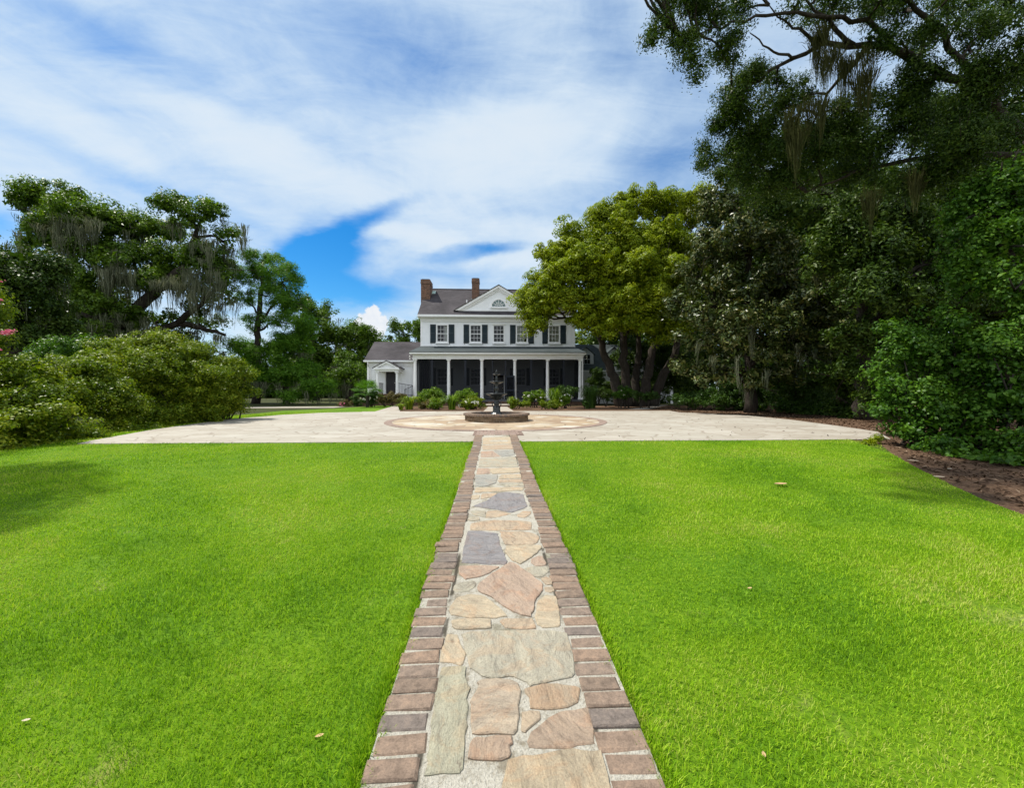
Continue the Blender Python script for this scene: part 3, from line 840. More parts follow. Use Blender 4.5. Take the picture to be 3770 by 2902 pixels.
TAN, TAN2, PINK, GREY, PURP, GTAN = (.34, .27, .192), (.36, .30, .212), (.315, .237, .178), (.255, .25, .22), (.195, .185, .185), (.31, .285, .22)
Apts = lambda L_: [(1300+.5495*x, 2250+.5495*y) for x, y in L_]
Bpts = lambda L_: [(1500+.3867*x, 1600+.3867*y) for x, y in L_]
stones = [
 (Apts([(600,432),(748,432),(752,520),(772,570),(755,780),(735,1110),(725,1140),(600,1155),(487,1160),(500,1050),(530,870),(550,700),(555,600),(575,520)]), (.295,.28,.205)),
 (Apts([(625,205),(705,203),(712,262),(752,330),(735,400),(712,407),(650,392),(583,390)]), TAN2),
 (Apts([(735,205),(800,190),(1050,180),(1350,182),(1425,200),(1450,260),(1475,320),(1485,420),(1470,490),(1330,515),(1190,550),(1150,515),(1050,480),(940,500),(860,475),(795,435),(770,340)]), GTAN),
 (Apts([(670,112),(760,98),(915,100),(918,160),(690,168),(668,140)]), TAN2),
 (Apts([(985,100),(1195,95),(1218,160),(1025,165)]), TAN),
 (Apts([(838,545),(870,520),(960,512),(1060,525),(1110,560),(1112,680),(1105,800),(1090,880),(960,885),(805,885),(798,760),(800,670),(825,610)]), (.335,.275,.205)),
 (Apts([(1165,575),(1270,545),(1400,555),(1520,572),(1500,670),(1400,705),(1300,715),(1195,708),(1185,640),(1160,600)]), (.295,.23,.16)),
 (Apts([(1140,745),(1180,735),(1255,740),(1240,790),(1155,872),(1132,860)]), TAN),
 (Apts([(1195,880),(1320,775),(1420,730),(1585,710),(1610,850),(1612,945),(1450,970),(1190,985),(1182,920)]), (.29,.22,.16)),
 (Apts([(800,935),(830,915),(1055,905),(1055,975),(1045,1040),(990,1065),(780,1062)]), (.295,.22,.16)),
 (Apts([(1050,1065),(1200,1050),(1400,1012),(1670,1005),(1690,1080),(1705,1187),(1715,1300),(1000,1300),(1030,1180)]), (.325,.268,.185)),
 (Bpts([(480,1610),(560,1585),(640,1580),(730,1600),(830,1670)])+Apts([(1030,75),(960,88),(800,85),(665,68),(640,30)]), TAN2),
 (Bpts([(970,1268),(1010,1275),(1110,1340),(1280,1475),(1275,1530),(1230,1610)])+Apts([(1185,82),(1110,60),(1010,5)])+Bpts([(820,1610),(690,1550),(665,1500),(760,1420)]), PINK),
 (Bpts([(1250,1640),(1310,1590),(1420,1600),(1430,1650)])+Apts([(1370,50),(1385,100),(1380,145),(1280,155),(1240,130),(1225,90)]), TAN2),
 (Bpts([(575,960),(700,960),(860,985),(880,1100),(945,1250),(930,1285),(780,1280),(620,1270),(515,1265),(540,1130)]), PURP),
 (Bpts([(880,965),(1090,965),(1200,985),(1258,1020),(1215,1085),(1060,1092),(935,1090),(910,1030)]), TAN),
 (Bpts([(940,1105),(1150,1100),(1275,1105),(1265,1135),(1180,1210),(1080,1280),(1010,1250),(935,1170)]), TAN2),
 (Bpts([(1180,1235),(1240,1205),(1290,1205),(1315,1290),(1230,1300),(1185,1270)]), PINK),
 (Bpts([(1100,1330),(1180,1310),(1330,1310),(1350,1350),(1280,1400),(1200,1405)]), GTAN),
 (Bpts([(495,1305),(700,1298),(870,1310),(720,1395),(560,1430),(500,1380)]), PINK),
 (Bpts([(445,1490),(520,1460),(640,1440),(650,1490),(580,1540),(480,1555),(435,1535)]), GTAN),
 (Bpts([(1275,1425),(1320,1412),(1380,1440),(1375,1475),(1310,1475)]), TAN),
 (Bpts([(1310,1510),(1390,1505),(1410,1540),(1360,1555),(1305,1540)]), TAN),
 (Bpts([(605,890),(700,865),(820,850),(1090,860),(1180,875),(1175,945),(830,952),(605,950)]), TAN),
 (Bpts([(760,765),(860,758),(985,790),(880,815),(750,830)]), TAN),
 (Bpts([(600,765),(740,760),(745,825),(640,800)]), GTAN),
 (Bpts([(1050,800),(1100,765),(1170,765),(1175,790),(1120,825),(1060,820)]), TAN),
 (Bpts([(590,825),(680,825),(685,850),(610,860),(575,850)]), GTAN),
 (Bpts([(860,590),(940,580),(1100,600),(1110,640),(1140,715),(1080,745),(990,775),(830,745),(630,715),(760,660)]), PURP),
 (Bpts([(655,535),(1110,530),(1090,560),(880,568),(640,580)]), TAN2),
 (Bpts([(710,597),(850,590),(820,622),(700,645)]), TAN),
 (Bpts([(615,610),(690,607),(680,640),(605,650)]), TAN2),
 (Bpts([(650,415),(860,410),(840,490),(740,520),(650,520)]), GREY),
 (Bpts([(895,408),(1080,405),(1085,440),(870,450)]), TAN2),
 (Bpts([(860,460),(1095,452),(1100,478),(880,485)]), TAN),
 (Bpts([(940,492),(1105,488),(1110,518),(930,520)]), GTAN),
 (Bpts([(780,350),(1070,340),(1075,385),(810,400)]), TAN2),
 (Bpts([(670,347),(770,347),(790,395),(660,405)]), PINK),
 (Bpts([(690,250),(1035,242),(1050,330),(680,335)]), GTAN),
 (Bpts([(820,172),(1005,167),(1020,215),(900,233)]), GREY),
 (Bpts([(700,182),(810,175),(885,230),(700,238)]), PINK),
 (Bpts([(715,122),(1000,114),(1005,155),(720,165)]), TAN),
 (Bpts([(720,45),(975,38),(990,105),(720,110)]), TAN2)]
V, F, T = [], [], []
for pts, colr in stones:
    P2 = [ong(*p) for p in pts]
    # round the outline a little and give it a broken edge
    Q = []
    m = len(P2)
    for i in range(m):
        a, b = P2[i], P2[(i+1) % m]
        ln = np.linalg.norm(b-a); k = max(2, int(ln/.035))
        for j in range(k):
            q = a+(b-a)*(((j+.12)/k) if j == 0 else ((j/k) if j < k-1 or k > 3 else (j+.5)/k))
            Q.append(q+np.array([rng.normal()*.0035, rng.normal()*.0035, 0]))
    c0 = sum(Q)/len(Q); n = len(Q); k = len(V)
    hz = .0435+rng.normal()*.0015
    for (ins, z) in ((-.007, .0), (-.007, hz-.004), (-.001, hz)):
        for q in Q:
            dv = c0-q; dv = dv/np.linalg.norm(dv)
            x_, y_ = q[0]+dv[0]*ins, q[1]+dv[1]*ins
            x_ = min(max(x_, PXC-IN+.006), PXC+IN-.006)
            V.append((x_, y_, gz(y_)+z)); T.append((*colr, 1))
    for a in (0, n):
        for i in range(n): F.append((k+a+i, k+a+(i+1) % n, k+a+n+(i+1) % n, k+a+n+i))
    F.append(tuple(k+2*n+i for i in range(n)))
so_ = mesh_np('flagstone_paving', np.array(V), F, M_stone, path, attr=T)
import bmesh
bm_ = bmesh.new(); bm_.from_mesh(so_.data); bmesh.ops.recalc_face_normals(bm_, faces=bm_.faces); bm_.to_mesh(so_.data); bm_.free()

# ------------------------------------------------------------------ grass
rng = np.random.default_rng(11)
edR = np.array(edgeR)
def edge_x(y):
    return np.interp(y, edR[::-1, 1], edR[::-1, 0], left=edR[-1, 0]+.8, right=edR[0, 0])
bp, bl, bw = [], [], []
for (ya, yb, dens_, hh, ww) in [(1.15, 2.4, 17000, .034, .0030), (2.4, 4.2, 8600, .036, .0040), (4.2, 7.0, 3600, .038, .0058), (7.0, YB+.025, 1500, .040, .0085)]:
    wx_ = 1.45*yb+2.0; n = int(dens_*(yb-ya)*2*wx_)
    y = rng.uniform(ya, yb, n); x = rng.uniform(-wx_, wx_, n)
    ok = ((np.abs(x-.045*y) < 1.36*y+.4) | (rng.random(n) < .35)) & (np.abs(x-PXC) > HW-.012-.03*rng.random(n)**3) & (x < edge_x(y)-.03*rng.random(n))
    ok &= (x > -18)
    # thin, worn patches
    pn = np.sin(x*1.7+np.sin(y*1.3)*2)*np.sin(y*2.1+x*.6)+.5*np.sin(x*5.1+y*3.3)
    pn2 = np.sin(x*3.9+2*np.sin(y*2.7+1))*np.sin(y*4.3+x*1.9)
    ok &= rng.random(n) < np.where(pn > .95, .62, 1.0)*np.where(pn2 > .75, .7, 1.0)
    dryd = np.abs(y+.62*x-DRYC)+.25*np.sin(x*7+y*5)+.15*np.sin(x*17-y*9)
    ok &= rng.random(n) < np.where((dryd < .24) & (x > 3.3) & (x < 6), .2, np.where((dryd < .5) & (x > 3.0) & (x < 6.4), .6, 1))
    x, y = x[ok], y[ok]
    z = LAWN0+SLOPE*np.minimum(y, YB)
    edge = np.abs(np.abs(x-PXC)-HW) < .06
    bp.append(np.stack([x, y, z], 1)); tall = 1+.35*np.sin(x*1.1+1.7*np.sin(y*.9))*np.sin(y*1.6)
    bl.append(hh*.86*tall*rng.uniform(.45, 1.45, len(x))*np.where(edge, 1.45, 1)); bw.append(np.full(len(x), ww))
for side in (-1, 1):
    n = 9000
    y = 1.1+(YB-1.2)*rng.random(n)**1.7
    tuft = np.sin(y*9+side)+np.sin(y*23+2*side)+.6*np.sin(y*51)
    x = PXC+side*(HW+.035-rng.random(n)**2*(.045+.022*np.maximum(0, tuft)))
    bp.append(np.stack([x, y, LAWN0+SLOPE*y+.004], 1)); bl.append(rng.uniform(.03, .06, n)); bw.append(.0028+.0007*y)
# verge beyond the plaza
n = 9000
y = rng.uniform(YB, 24.5, n); xl = np.interp(y, [p[1] for p in PL], [p[0] for p in PL])
x = xl-rng.random(n)*np.where(y < 17, 1.2, 2.2)
bp.append(np.stack([x, y, np.zeros(n)], 1)); bl.append(np.full(n, .05)); bw.append(np.full(n, .02))
B = np.vstack(bp); BL = np.concatenate(bl); BW = np.concatenate(bw); n = len(B)
az = rng.uniform(0, 2*math.pi, n); lean = rng.uniform(.25, 1.0, n)
dirx = np.stack([np.cos(az), np.sin(az)], 1)
tip = B.copy(); tip[:, :2] += dirx*(BL*lean)[:, None]; tip[:, 2] += BL*np.sqrt(np.maximum(.15, 1-lean**2*.75))
mid = (B+tip)/2; mid[:, 2] += BL*.16
sd = np.stack([-dirx[:, 1], dirx[:, 0], np.zeros(n)], 1)*(BW/2)[:, None]
V = np.empty((n, 4, 3)); V[:, 0] = B-np.array([0, 0, .004]); V[:, 1] = mid+sd; V[:, 2] = tip; V[:, 3] = mid-sd
tag(mesh_np('grass', V.reshape(-1, 3), np.arange(n*4).reshape(n, 4), M_blade), 'short mown bright green grass blades across the front lawn', 'grass', kind='stuff')

# ================================================================== HOUSE
YC, YW = 35.0, 37.6
FL = .47
HX0, HX1 = -6.59, 7.46
house = empty('house', (.43, YC, 0))
tag(house, 'white two-storey house with dark shutters, screened porch and brick chimneys', 'house')
winX = [-4.65, -1.64, .46, 2.58, 5.54]
WZ0, WZ1, WW = 5.66, 7.16, .44
up_h = [(x-WW, x+WW, WZ0, WZ1) for x in winX]
low_h = [(x-.44, x+.44, 1.75, 3.2) for x in (winX[0], winX[1], winX[3]-.15, winX[4])]
dr_h = [(-.02, .92, FL+.02, 2.75)]
mb = MB(); wall_holes(mb, HX0, HX1, .0, 7.85, YW, YW+.22, up_h+low_h+dr_h)
YR_ = 41.6; YBK = 45.6
mb.box(HX0, HX0+.22, YW+.221, YBK, 0, 7.85); mb.box(HX1-.22, HX1, YW+.221, YBK, 0, 7.85); mb.box(HX0+.221, HX1-.221, YBK-.22, YBK, 0, 7.85)
ez = 8.06; rp = .75
def zroof(y): return ez+rp*(y-37.15) if y <= YR_ else ez+rp*(YR_-37.15)-rp*(y-YR_)
for x in (HX0, HX1-.22):
    mb.prismx([(YW+.05, 7.85), (YBK, 7.85), (YR_, zroof(YR_)-.2)], x, x+.22)
mb.build('wall', M_wall, house)
# inside: floors and a dark back partition, so the rooms are rooms
mb = MB(); mb.box(HX0+.23, HX1-.23, YW+.23, YBK-.23, 4.55, 4.75); mb.box(HX0+.23, HX1-.23, YW+3.2, YW+3.3, 4.76, 7.84); mb.box(HX0+.23, HX1-.23, YW+3.2, YW+3.3, .1, 4.54)
mb.box(HX0+.23, HX1-.23, YW+.23, YBK-.23, 7.62, 7.82)
mb.build('room_partition', M_room, house)
# main roof
zr = zroof(YR_)
mb = MB(); mb.slab([(HX0-.2, 37.1, ez), (HX1+.2, 37.1, ez), (HX1+.2, YR_, zr), (HX0-.2, YR_, zr)], .10)
mb.slab([(HX1+.2, 46.1, ez), (HX0-.2, 46.1, ez), (HX0-.2, YR_+.001, zr), (HX1+.2, YR_+.001, zr)], .10)
mb.tube([(HX0-.2, YR_, zr+.0), (HX1+.2, YR_, zr+.0)], .07, 6)
mb.build('roof', M_roof, house)
# cornice, gutter, frieze board
mb = MB()
mb.box(HX0-.2, HX1+.2, 37.02, 37.16, 7.86, 8.04)
mb.box(HX0-.16, HX1+.16, 37.161, YW-.03, 7.80, 7.93)
mb.box(HX0-.03, HX1+.03, YW-.10, YW-.002, 7.50, 7.80)
mb.box(HX0-.04, HX1+.04, YW-.16, YW-.102, 7.66, 7.79)
mb.box(HX0-.02, HX0+.14, YW-.03, YW-.003, 5.0, 7.49); mb.box(HX1-.14, HX1+.02, YW-.03, YW-.003, 5.0, 7.49)
mb.box(HX0-.03, HX1+.03, YW-.06, YW-.004, 5.22, 5.36)
mb.build('cornice', M_trim, house)
# chimneys
def chimney(x0, x1, y0, y1, z0, z1):
    mb = MB(); mb.box(x0, x1, y0, y1, z0, z1-.42); mb.box(x0-.035, x1+.035, y0-.035, y1+.035, z1-.419, z1-.24); mb.box(x0-.02, x1+.02, y0-.02, y1+.02, z1-.239, z1)
    c = mb.build('chimney', M_brick, house)
    m2 = MB(); m2.box(x0+.06, x1-.06, y0+.06, y1-.06, z1, z1+.05); m2.build('chimney_cap', M_iron, c)
    return c
c1 = chimney(-6.92, -6.07, 39.6, 41.25, 0, 11.84)
mb = MB(); mb.slab([(-6.06, 40.7, zroof(40.7)+.02), (-5.72, 40.7, zroof(40.7)+.02), (-5.72, 41.2, zroof(41.2)+.02), (-6.06, 41.2, zroof(41.2)+.02)], .03)
mb.build('flashing', M_copper, c1)
c2 = chimney(-2.09, -1.39, 39.8, 40.6, 9.3, 12.05)
mb = MB(); mb.box(-2.15, -1.33, 39.68, 39.79, 9.9, 10.02); mb.build('flashing', M_copper, c2)
mb = MB(); mb.tube([(-2.52, 38.95, 9.3), (-2.52, 38.95, 9.78)], .05, 8); mb.build('vent_pipe', M_trim, house)
# pediment (cross gable)
PY = 37.74; pcx = .46; phw = 3.98; pz0 = 8.53; pz1 = 10.85
ped = MB(); ped.prism([(pcx-phw+.28, pz0), (pcx+phw-.28, pz0), (pcx, pz1-.2)], PY, PY+.15)
ped = ped.build('pediment', M_wall, house)
mb = MB()
for s in (-1, 1):
    for (o0, o1, yy0, yy1) in ((0, .24, PY-.22, PY-.02), (.25, .40, PY-.12, PY-.021), (.41, .50, PY-.06, PY-.022)):
        def pt(u, o): return (pcx+s*phw*(1-u), pz0+(pz1-pz0)*u-o)
        a, b = pt(0, o0), pt(1, o0); c, d_ = pt(1, o1), pt(.0, o1)
        k = o1/((pz1-pz0))
        ka = o0/((pz1-pz0))
        pr = [(pcx+s*phw*(1-ka), pz0), (pcx, pz1-o0), (pcx, pz1-o1), (pcx+s*phw*(1-k), pz0)]
        if s > 0: pr = pr[::-1]
        mb.prism(pr[::-1], yy0, yy1)
mb.box(pcx-phw+.3, pcx+phw-.3, PY-.07, PY-.003, pz0-.03, pz0+.10)
mb.build('raking_cornice', M_trim, ped)
mb = MB()
ridge_y = 37.1+(pz1+.03-ez)/rp
for s in (-1, 1):
    e0 = (pcx+s*(phw+.12), PY-.28, pz0-.02); e1 = (pcx, PY-.28, pz1+.05); r1 = (pcx, ridge_y+.3, pz1+.05); yv = 37.1+(pz0-.02-ez)/rp+.1
    q = [e0, (pcx+s*(phw+.12), max(yv, PY-.2), pz0-.02), r1, e1]
    if s > 0: pass
    else: q = q[::-1]
    mb.slab(q, .06)
mb.build('pediment_roof', M_iron if False else M_roof, ped)
# fanlight
fz = 8.93; fr_ = .62
fan = MB()
fan.box(pcx-.80, pcx+.80, PY-.14, PY-.004, fz-.17, fz-.05)
prof = []
for i in range(17):
    a = math.pi*i/16; prof.append((math.cos(a), math.sin(a)))
def arc(mb, r0, r1, y0, y1):
    for i in range(16):
        (a0, b0), (a1, b1) = prof[i], prof[i+1]
        mb.prism([(pcx+r0*a0, fz+r0*b0), (pcx+r1*a0, fz+r1*b0), (pcx+r1*a1, fz+r1*b1), (pcx+r0*a1, fz+r0*b1)][::-1], y0, y1)
arc(fan, fr_, fr_+.13, PY-.06, PY-.003); arc(fan, .33, .36, PY-.045, PY-.02)
fan.box(pcx-.75, pcx+.75, PY-.05, PY-.005, fz-.049, fz)
for i in range(1, 6):
    a = math.pi*i/6; c, s = math.cos(a), math.sin(a)
    fan.prism([(pcx+.1*c-.018*s, fz+.1*s+.018*c), (pcx+.1*c+.018*s, fz+.1*s-.018*c), (pcx+fr_*c+.018*s, fz+fr_*s-.018*c), (pcx+fr_*c-.018*s, fz+fr_*s+.018*c)], PY-.04, PY-.018)
fan.build('fanlight', M_trim, ped)
M_pane2 = plain('fan_pane', (.10, .16, .15), .1, .6, .3, 2, 0)
mb = MB(); mb.add([(pcx+fr_*a, PY-.016, fz+fr_*b) for a, b in prof], [tuple(range(16, -1, -1))]); mb.build('fan_pane', M_pane2, ped)

# windows
def window(x, z0, z1, hw, y, curtain=None, parent=house, frame_mat=None, cols=3, rows=4):
    fm = frame_mat or M_trim
    mb = MB()
    mb.box(x-hw-.11, x-hw, y-.045, y+.10, z0-.02, z1+.10); mb.box(x+hw, x+hw+.11, y-.045, y+.10, z0-.02, z1+.10)
    mb.box(x-hw, x+hw, y-.045, y+.10, z1, z1+.10)
    mb.box(x-hw, x+hw, y-.04, y+.10, z0-.02, z0+.04)
    zm = (z0+z1)/2
    mb.box(x-hw, x+hw, y+.02, y+.075, zm-.03, zm+.03)
    for i in range(1, cols):
        xx = x-hw+2*hw*i/cols; mb.box(xx-.011, xx+.011, y+.03, y+.06, z0+.04, zm-.03); mb.box(xx-.011, xx+.011, y+.03, y+.06, zm+.03, z1)
    for k in (1, 3):
        zz = z0+(z1-z0)*k/rows
        for i in range(cols):
            xa = x-hw+2*hw*i/cols; mb.box(xa+.011, xa+2*hw/cols-.011, y+.03, y+.06, zz-.011, zz+.011)
    w = mb.build('window', fm, parent)
    s = MB(); s.box(x-hw-.16, x+hw+.16, y-.16, y-.0455, z0-.19, z0-.06); s.box(x-hw-.11, x+hw+.11, y-.10, y-.0456, z0-.059, z0-.021)
    s.build('sill', fm, w)
    g_ = MB(); g_.add([(x-hw, y+.045, z0), (x+hw, y+.045, z0), (x+hw, y+.045, z1), (x-hw, y+.045, z1)], [(0, 1, 2, 3)]); g_.build('pane', M_glass, w)
    if curtain:
        vs = []; nx = 40
        for j in range(13):
            f = j/12; z = z1-.01-(z1-z0)*f
            for i in range(nx+1):
                u = i/nx; xa, xb = curtain(f); xx = x+hw*(xa+(xb-xa)*u)
                vs.append((xx, y+.13+.025*math.sin(u*34+f*1.5)+.01*math.sin(u*71), z))
        fs = [(j*(nx+1)+i, j*(nx+1)+i+1, (j+1)*(nx+1)+i+1, (j+1)*(nx+1)+i) for j in range(12) for i in range(nx)]
        mesh_np('curtain', np.array(vs), fs, M_curtain, w, smooth=True)
    return w
crt = [lambda f: (.42, .98), None, None, lambda f: (-.98, .98-.62*max(0, f-.5)/.5), lambda f: (-.98+.40*max(0, f-.55)/.45, .98)]
for i, x in enumerate(winX): window(x, WZ0, WZ1, WW, YW, crt[i])
mb = MB(); mb.box(winX[2]-.66, winX[2]+.66, YW-.12, YW-.047, WZ1+.101, WZ1+.19); mb.build('window_head', M_trim, house)
for h_ in low_h: window((h_[0]+h_[1])/2, h_[2], h_[3], .44, YW)
def shutter(x0, x1, z0, z1, y, mat=M_shut):
    mb = MB()
    mb.box(x0, x0+.06, y-.06, y-.012, z0, z1); mb.box(x1-.06, x1, y-.06, y-.012, z0, z1)
    zm = z0+(z1-z0)*.52
    for (a, b) in ((z0, z0+.09), (zm-.04, zm+.04), (z1-.07, z1)): mb.box(x0+.06, x1-.06, y-.058, y-.012, a, b)
    for (a, b) in ((z0+.09, zm-.04), (zm+.04, z1-.07)):
        n = int((b-a)/.055)
        for i in range(n):
            za = a+(b-a)*i/n; zb = za+(b-a)/n
            mb.prismx([(y-.05, za+.004), (y-.022, zb-.004), (y-.030, zb+.002), (y-.056, za+.010)], x0+.06, x1-.06)
        mb.box(x0+.06, x1-.06, y-.02, y-.0125, a, b)
    sh = mb.build('shutter', mat, house)
    for z in (z0+.12, z1-.12):
        hg = MB(); hg.box(x0-.015, x1+.015, y-.064, y-.0605, z-.02, z+.02); hg.build('hinge', M_iron, sh)
    hg = MB(); hg.box((x0+x1)/2-.2, (x0+x1)/2-.17, y-.05, y-.004, z0-.10, z0-.002); hg.build('shutter_dog', M_iron, sh)
for i in (0, 1, 3, 4):
    x = winX[i]
    shutter(x-1.09, x-.58, 5.54, 7.24, YW); shutter(x+.58, x+1.09, 5.54, 7.24, YW)
for h_ in low_h:
    x = (h_[0]+h_[1])/2
    shutter(x-.95, x-.57, 1.7, 3.3, YW); shutter(x+.57, x+.95, 1.7, 3.3, YW)
# front door behind the porch
mb = MB(); mb.box(.0, .90, YW+.05, YW+.10, FL+.03, 2.45)
for (a, b) in ((.12, .42), (.50, .80)):
    for (c, d_) in ((FL+.2, 1.3), (1.45, 2.3)): mb.box(a, b, YW+.03, YW+.049, c, d_)
fd = mb.build('door', M_door, house)
mb = MB(); mb.lathe([(.0, 1.43), (.03, 1.44), (.035, 1.47), (.02, 1.5), (.0, 1.505)], .82, YW+.02, 10); mb.build('handle', M_metal, fd)
# porch
colX = [-6.6+2.8*i for i in range(6)]
mb = MB(); mb.box(-6.9, 7.75, YC-.35, YW-.002, .30, FL); mb.build('porch_floor', M_porchfloor, house)
mb = MB(); mb.box(-6.8, 7.65, YC-.25, YC-.05, 0, .299); mb.build('porch_foundation', M_brick, house)
mb = MB()
mb.box(-6.85, 7.65, YC-.16, YC+.16, 3.90, 4.02); mb.box(-6.80, 7.60, YC-.13, YC+.13, 4.021, 4.26)
mb.box(-6.95, 7.78, YC-.40, YC+.2, 4.261, 4.33)
mb.box(-7.0, 7.82, YC-.56, YC-.41, 4.30, 4.44)
for x in (-6.72, 7.52): mb.box(x-.13, x+.13, YC+.161, YW-.01, 3.90, 4.26)
mb.build('porch_frieze', M_trim, house)
mb = MB(); mb.box(-6.6, 7.4, YC+.17, YW-.01, 4.05, 4.12); mb.build('porch_ceiling', plain('porch_ceiling_paint', (.20, .23, .24), .6, .3), house)
yE = YC-.58; zE = 4.47; zT = 5.27
mb = MB(); mb.slab([(-7.02, yE, zE), (7.84, yE, zE), (7.84-.45, YW-.005, zT), (-7.02+.45, YW-.005, zT)], .05)
mb.slab([(-7.02, yE+.01, zE-.001), (-6.572, YW-.006, zT-.001), (-6.575, YW-.004, zT-.01), (-7.02, YW-.004, zE)][::-1], .05)
mb.slab([(7.84, yE+.01, zE-.001), (7.84, YW-.004, zE), (7.395, YW-.004, zT-.01), (7.39, YW-.006, zT-.001)], .05)
mb.build('porch_roof', M_proof, house)
for x in colX:
    mb = MB()
    mb.box(x-.19, x+.19, YC-.19, YC+.19, FL, FL+.09)
    pr = [(.175, FL+.09), (.18, FL+.13), (.165, FL+.16), (.155, FL+.18)]
    for i in range(9):
        f = i/8; pr.append((.150-.032*f**1.6, FL+.2+(3.62-FL-.2)*f))
    pr += [(.135, 3.63), (.135, 3.66), (.118, 3.665), (.118, 3.74), (.14, 3.76), (.16, 3.80)]
    mb.lathe(pr, x, YC, 24)
    mb.box(x-.18, x+.18, YC-.18, YC+.18, 3.80, 3.895)
    o = mb.build('porch_column', M_trim, house)
# corner post beside the left column, and right end
mb = MB(); mb.box(-6.63, -6.36, 36.02, 36.28, FL, 3.88); mb.build('corner_post', M_trim, house)
# screens
ys_ = YC+.02
for i in range(5):
    xa, xb = colX[i]+.13, colX[i+1]-.13; xm = (xa+xb)/2
    mb = MB()
    mb.box(xa, xa+.05, ys_-.03, ys_+.03, FL, 3.89); mb.box(xb-.05, xb, ys_-.03, ys_+.03, FL, 3.89)
    if i != 2:
        mb.box(xm-.10, xm+.10, ys_-.03, ys_+.03, FL, 3.89)
        segs = [(xa+.05, xm-.10), (xm+.10, xb-.05)]
    else:
        mb.box(-.16, -.04, ys_-.03, ys_+.03, FL, 3.89); mb.box(.94, 1.06, ys_-.03, ys_+.03, FL, 3.89)
        mb.box(-.04, .94, ys_-.03, ys_+.03, 2.55, 2.66)
        segs = [(xa+.05, -.16), (1.06, xb-.05)]
    for (a, b) in segs: mb.box(a, b, ys_-.028, ys_+.028, 1.06, 1.16); mb.box(a, b, ys_-.028, ys_+.028, FL, FL+.1)
    fr = mb.build('screen_panel', M_bluepost, house)
    mb = MB()
    for (a, b) in segs:
        mb.add([(a, ys_, FL+.1), (b, ys_, FL+.1), (b, ys_, 1.06), (a, ys_, 1.06)], [(0, 1, 2, 3)])
        mb.add([(a, ys_, 1.16), (b, ys_, 1.16), (b, ys_, 3.89), (a, ys_, 3.89)], [(0, 1, 2, 3)])
    if i == 2: mb.add([(-.04, ys_, 2.66), (.94, ys_, 2.66), (.94, ys_, 3.89), (-.04, ys_, 3.89)], [(0, 1, 2, 3)])
    mb.build('screen_mesh', M_screen, fr)
mb = MB()
mb.box(7.38, 7.44, YC+.15, YW-.01, FL, .6); mb.box(7.38, 7.44, YC+.15, YW-.01, 1.06, 1.16); mb.box(7.38, 7.44, 36.3, 36.4, FL, 3.89)
fr = mb.build('screen_panel', M_bluepost, house)
mb = MB(); mb.add([(7.41, YC+.15, FL), (7.41, YW-.01, FL), (7.41, YW-.01, 3.89), (7.41, YC+.15, 3.89)], [(0, 1, 2, 3)]); mb.build('screen_mesh', M_screen, fr)
# open screen door
mb = MB(); dxy = (1.03, YC-.10); an = R(-38)
ca, sa = math.cos(an), math.sin(an)
def dbox(u0, u1, z0, z1, th=.035):
    vs = []
    for z in (z0, z1):
        for (u, v) in ((u0, 0), (u1, 0), (u1, th), (u0, th)): vs.append((dxy[0]+u*ca-v*sa, dxy[1]+u*sa+v*ca, z))
    mb.add(vs, [(0, 3, 2, 1), (4, 5, 6, 7), (0, 1, 5, 4), (1, 2, 6, 5), (2, 3, 7, 6), (3, 0, 4, 7)])
dbox(0, .1, .5, 2.5); dbox(.8, .9, .5, 2.5); dbox(.101, .799, 2.38, 2.5); dbox(.101, .799, 1.2, 1.34); dbox(.101, .799, .5, .72)
sd_ = mb.build('screen_door', M_bluepost, house)
mb = MB(); dbox(.101, .799, .721, 1.199, .012); dbox(.101, .799, 1.341, 2.379, .012); mb.build('screen_mesh', M_screen, sd_)
# grey curtains in the left bay
vs = []; nx = 60
for z in (.6, 3.85):
    for i in range(nx+1):
        u = i/nx; vs.append((-6.32+.85*u, YC+.28+.06*math.sin(u*30), z))
fs = [(i, i+1, nx+2+i, nx+1+i) for i in range(nx)]
mesh_np('porch_curtain', np.array(vs), fs, M_dcurtain, house, smooth=True)
# steps
mb = MB(); mb.box(-.62, 1.22, 31.42, 33.68, 0, .10); st = mb.build('step', M_brick, house)
mb = MB(); mb.box(-.50, 1.1, 33.7, 34.2, 0, .17); mb.build('step', M_brick, house)
mb = MB(); mb.box(-.5, 1.1, 34.201, 34.64, 0, .32); mb.build('step', M_brick, house)
mb = MB(); mb.box(-.64, 1.24, 31.40, 33.69, .101, .15); mb.build('step_tread', M_conc, st)
# rainwater pipes, flood lamps
def downpipe(x, y, z0, z1):
    mb = MB(); mb.tube([(x, y, z0), (x, y, z1-.3), (x, y-.2, z1-.1), (x, y-.25, z1)], .05, 8); mb.build('downpipe', M_trim, house)
downpipe(7.58, YC-.22, .3, 4.3)
def flood(x, y, z):
    mb = MB(); mb.lathe([(.0, z), (.09, z+.005), (.085, z+.03), (.03, z+.14), (.0, z+.15)], x, y, 12); mb.lathe([(.0, z-.2), (.085, z-.19), (.08, z-.165), (.03, z-.06), (.0, z-.05)], x, y, 12)
    mb.tube([(x, y, z+.1), (x+.1, y+.1, z+.02), (x, y, z-.08)], .02, 6)
    mb.build('flood_lamp', M_metal, house)
flood(-6.98, YC-.3, 4.05); flood(7.92, YC-.2, 4.10)

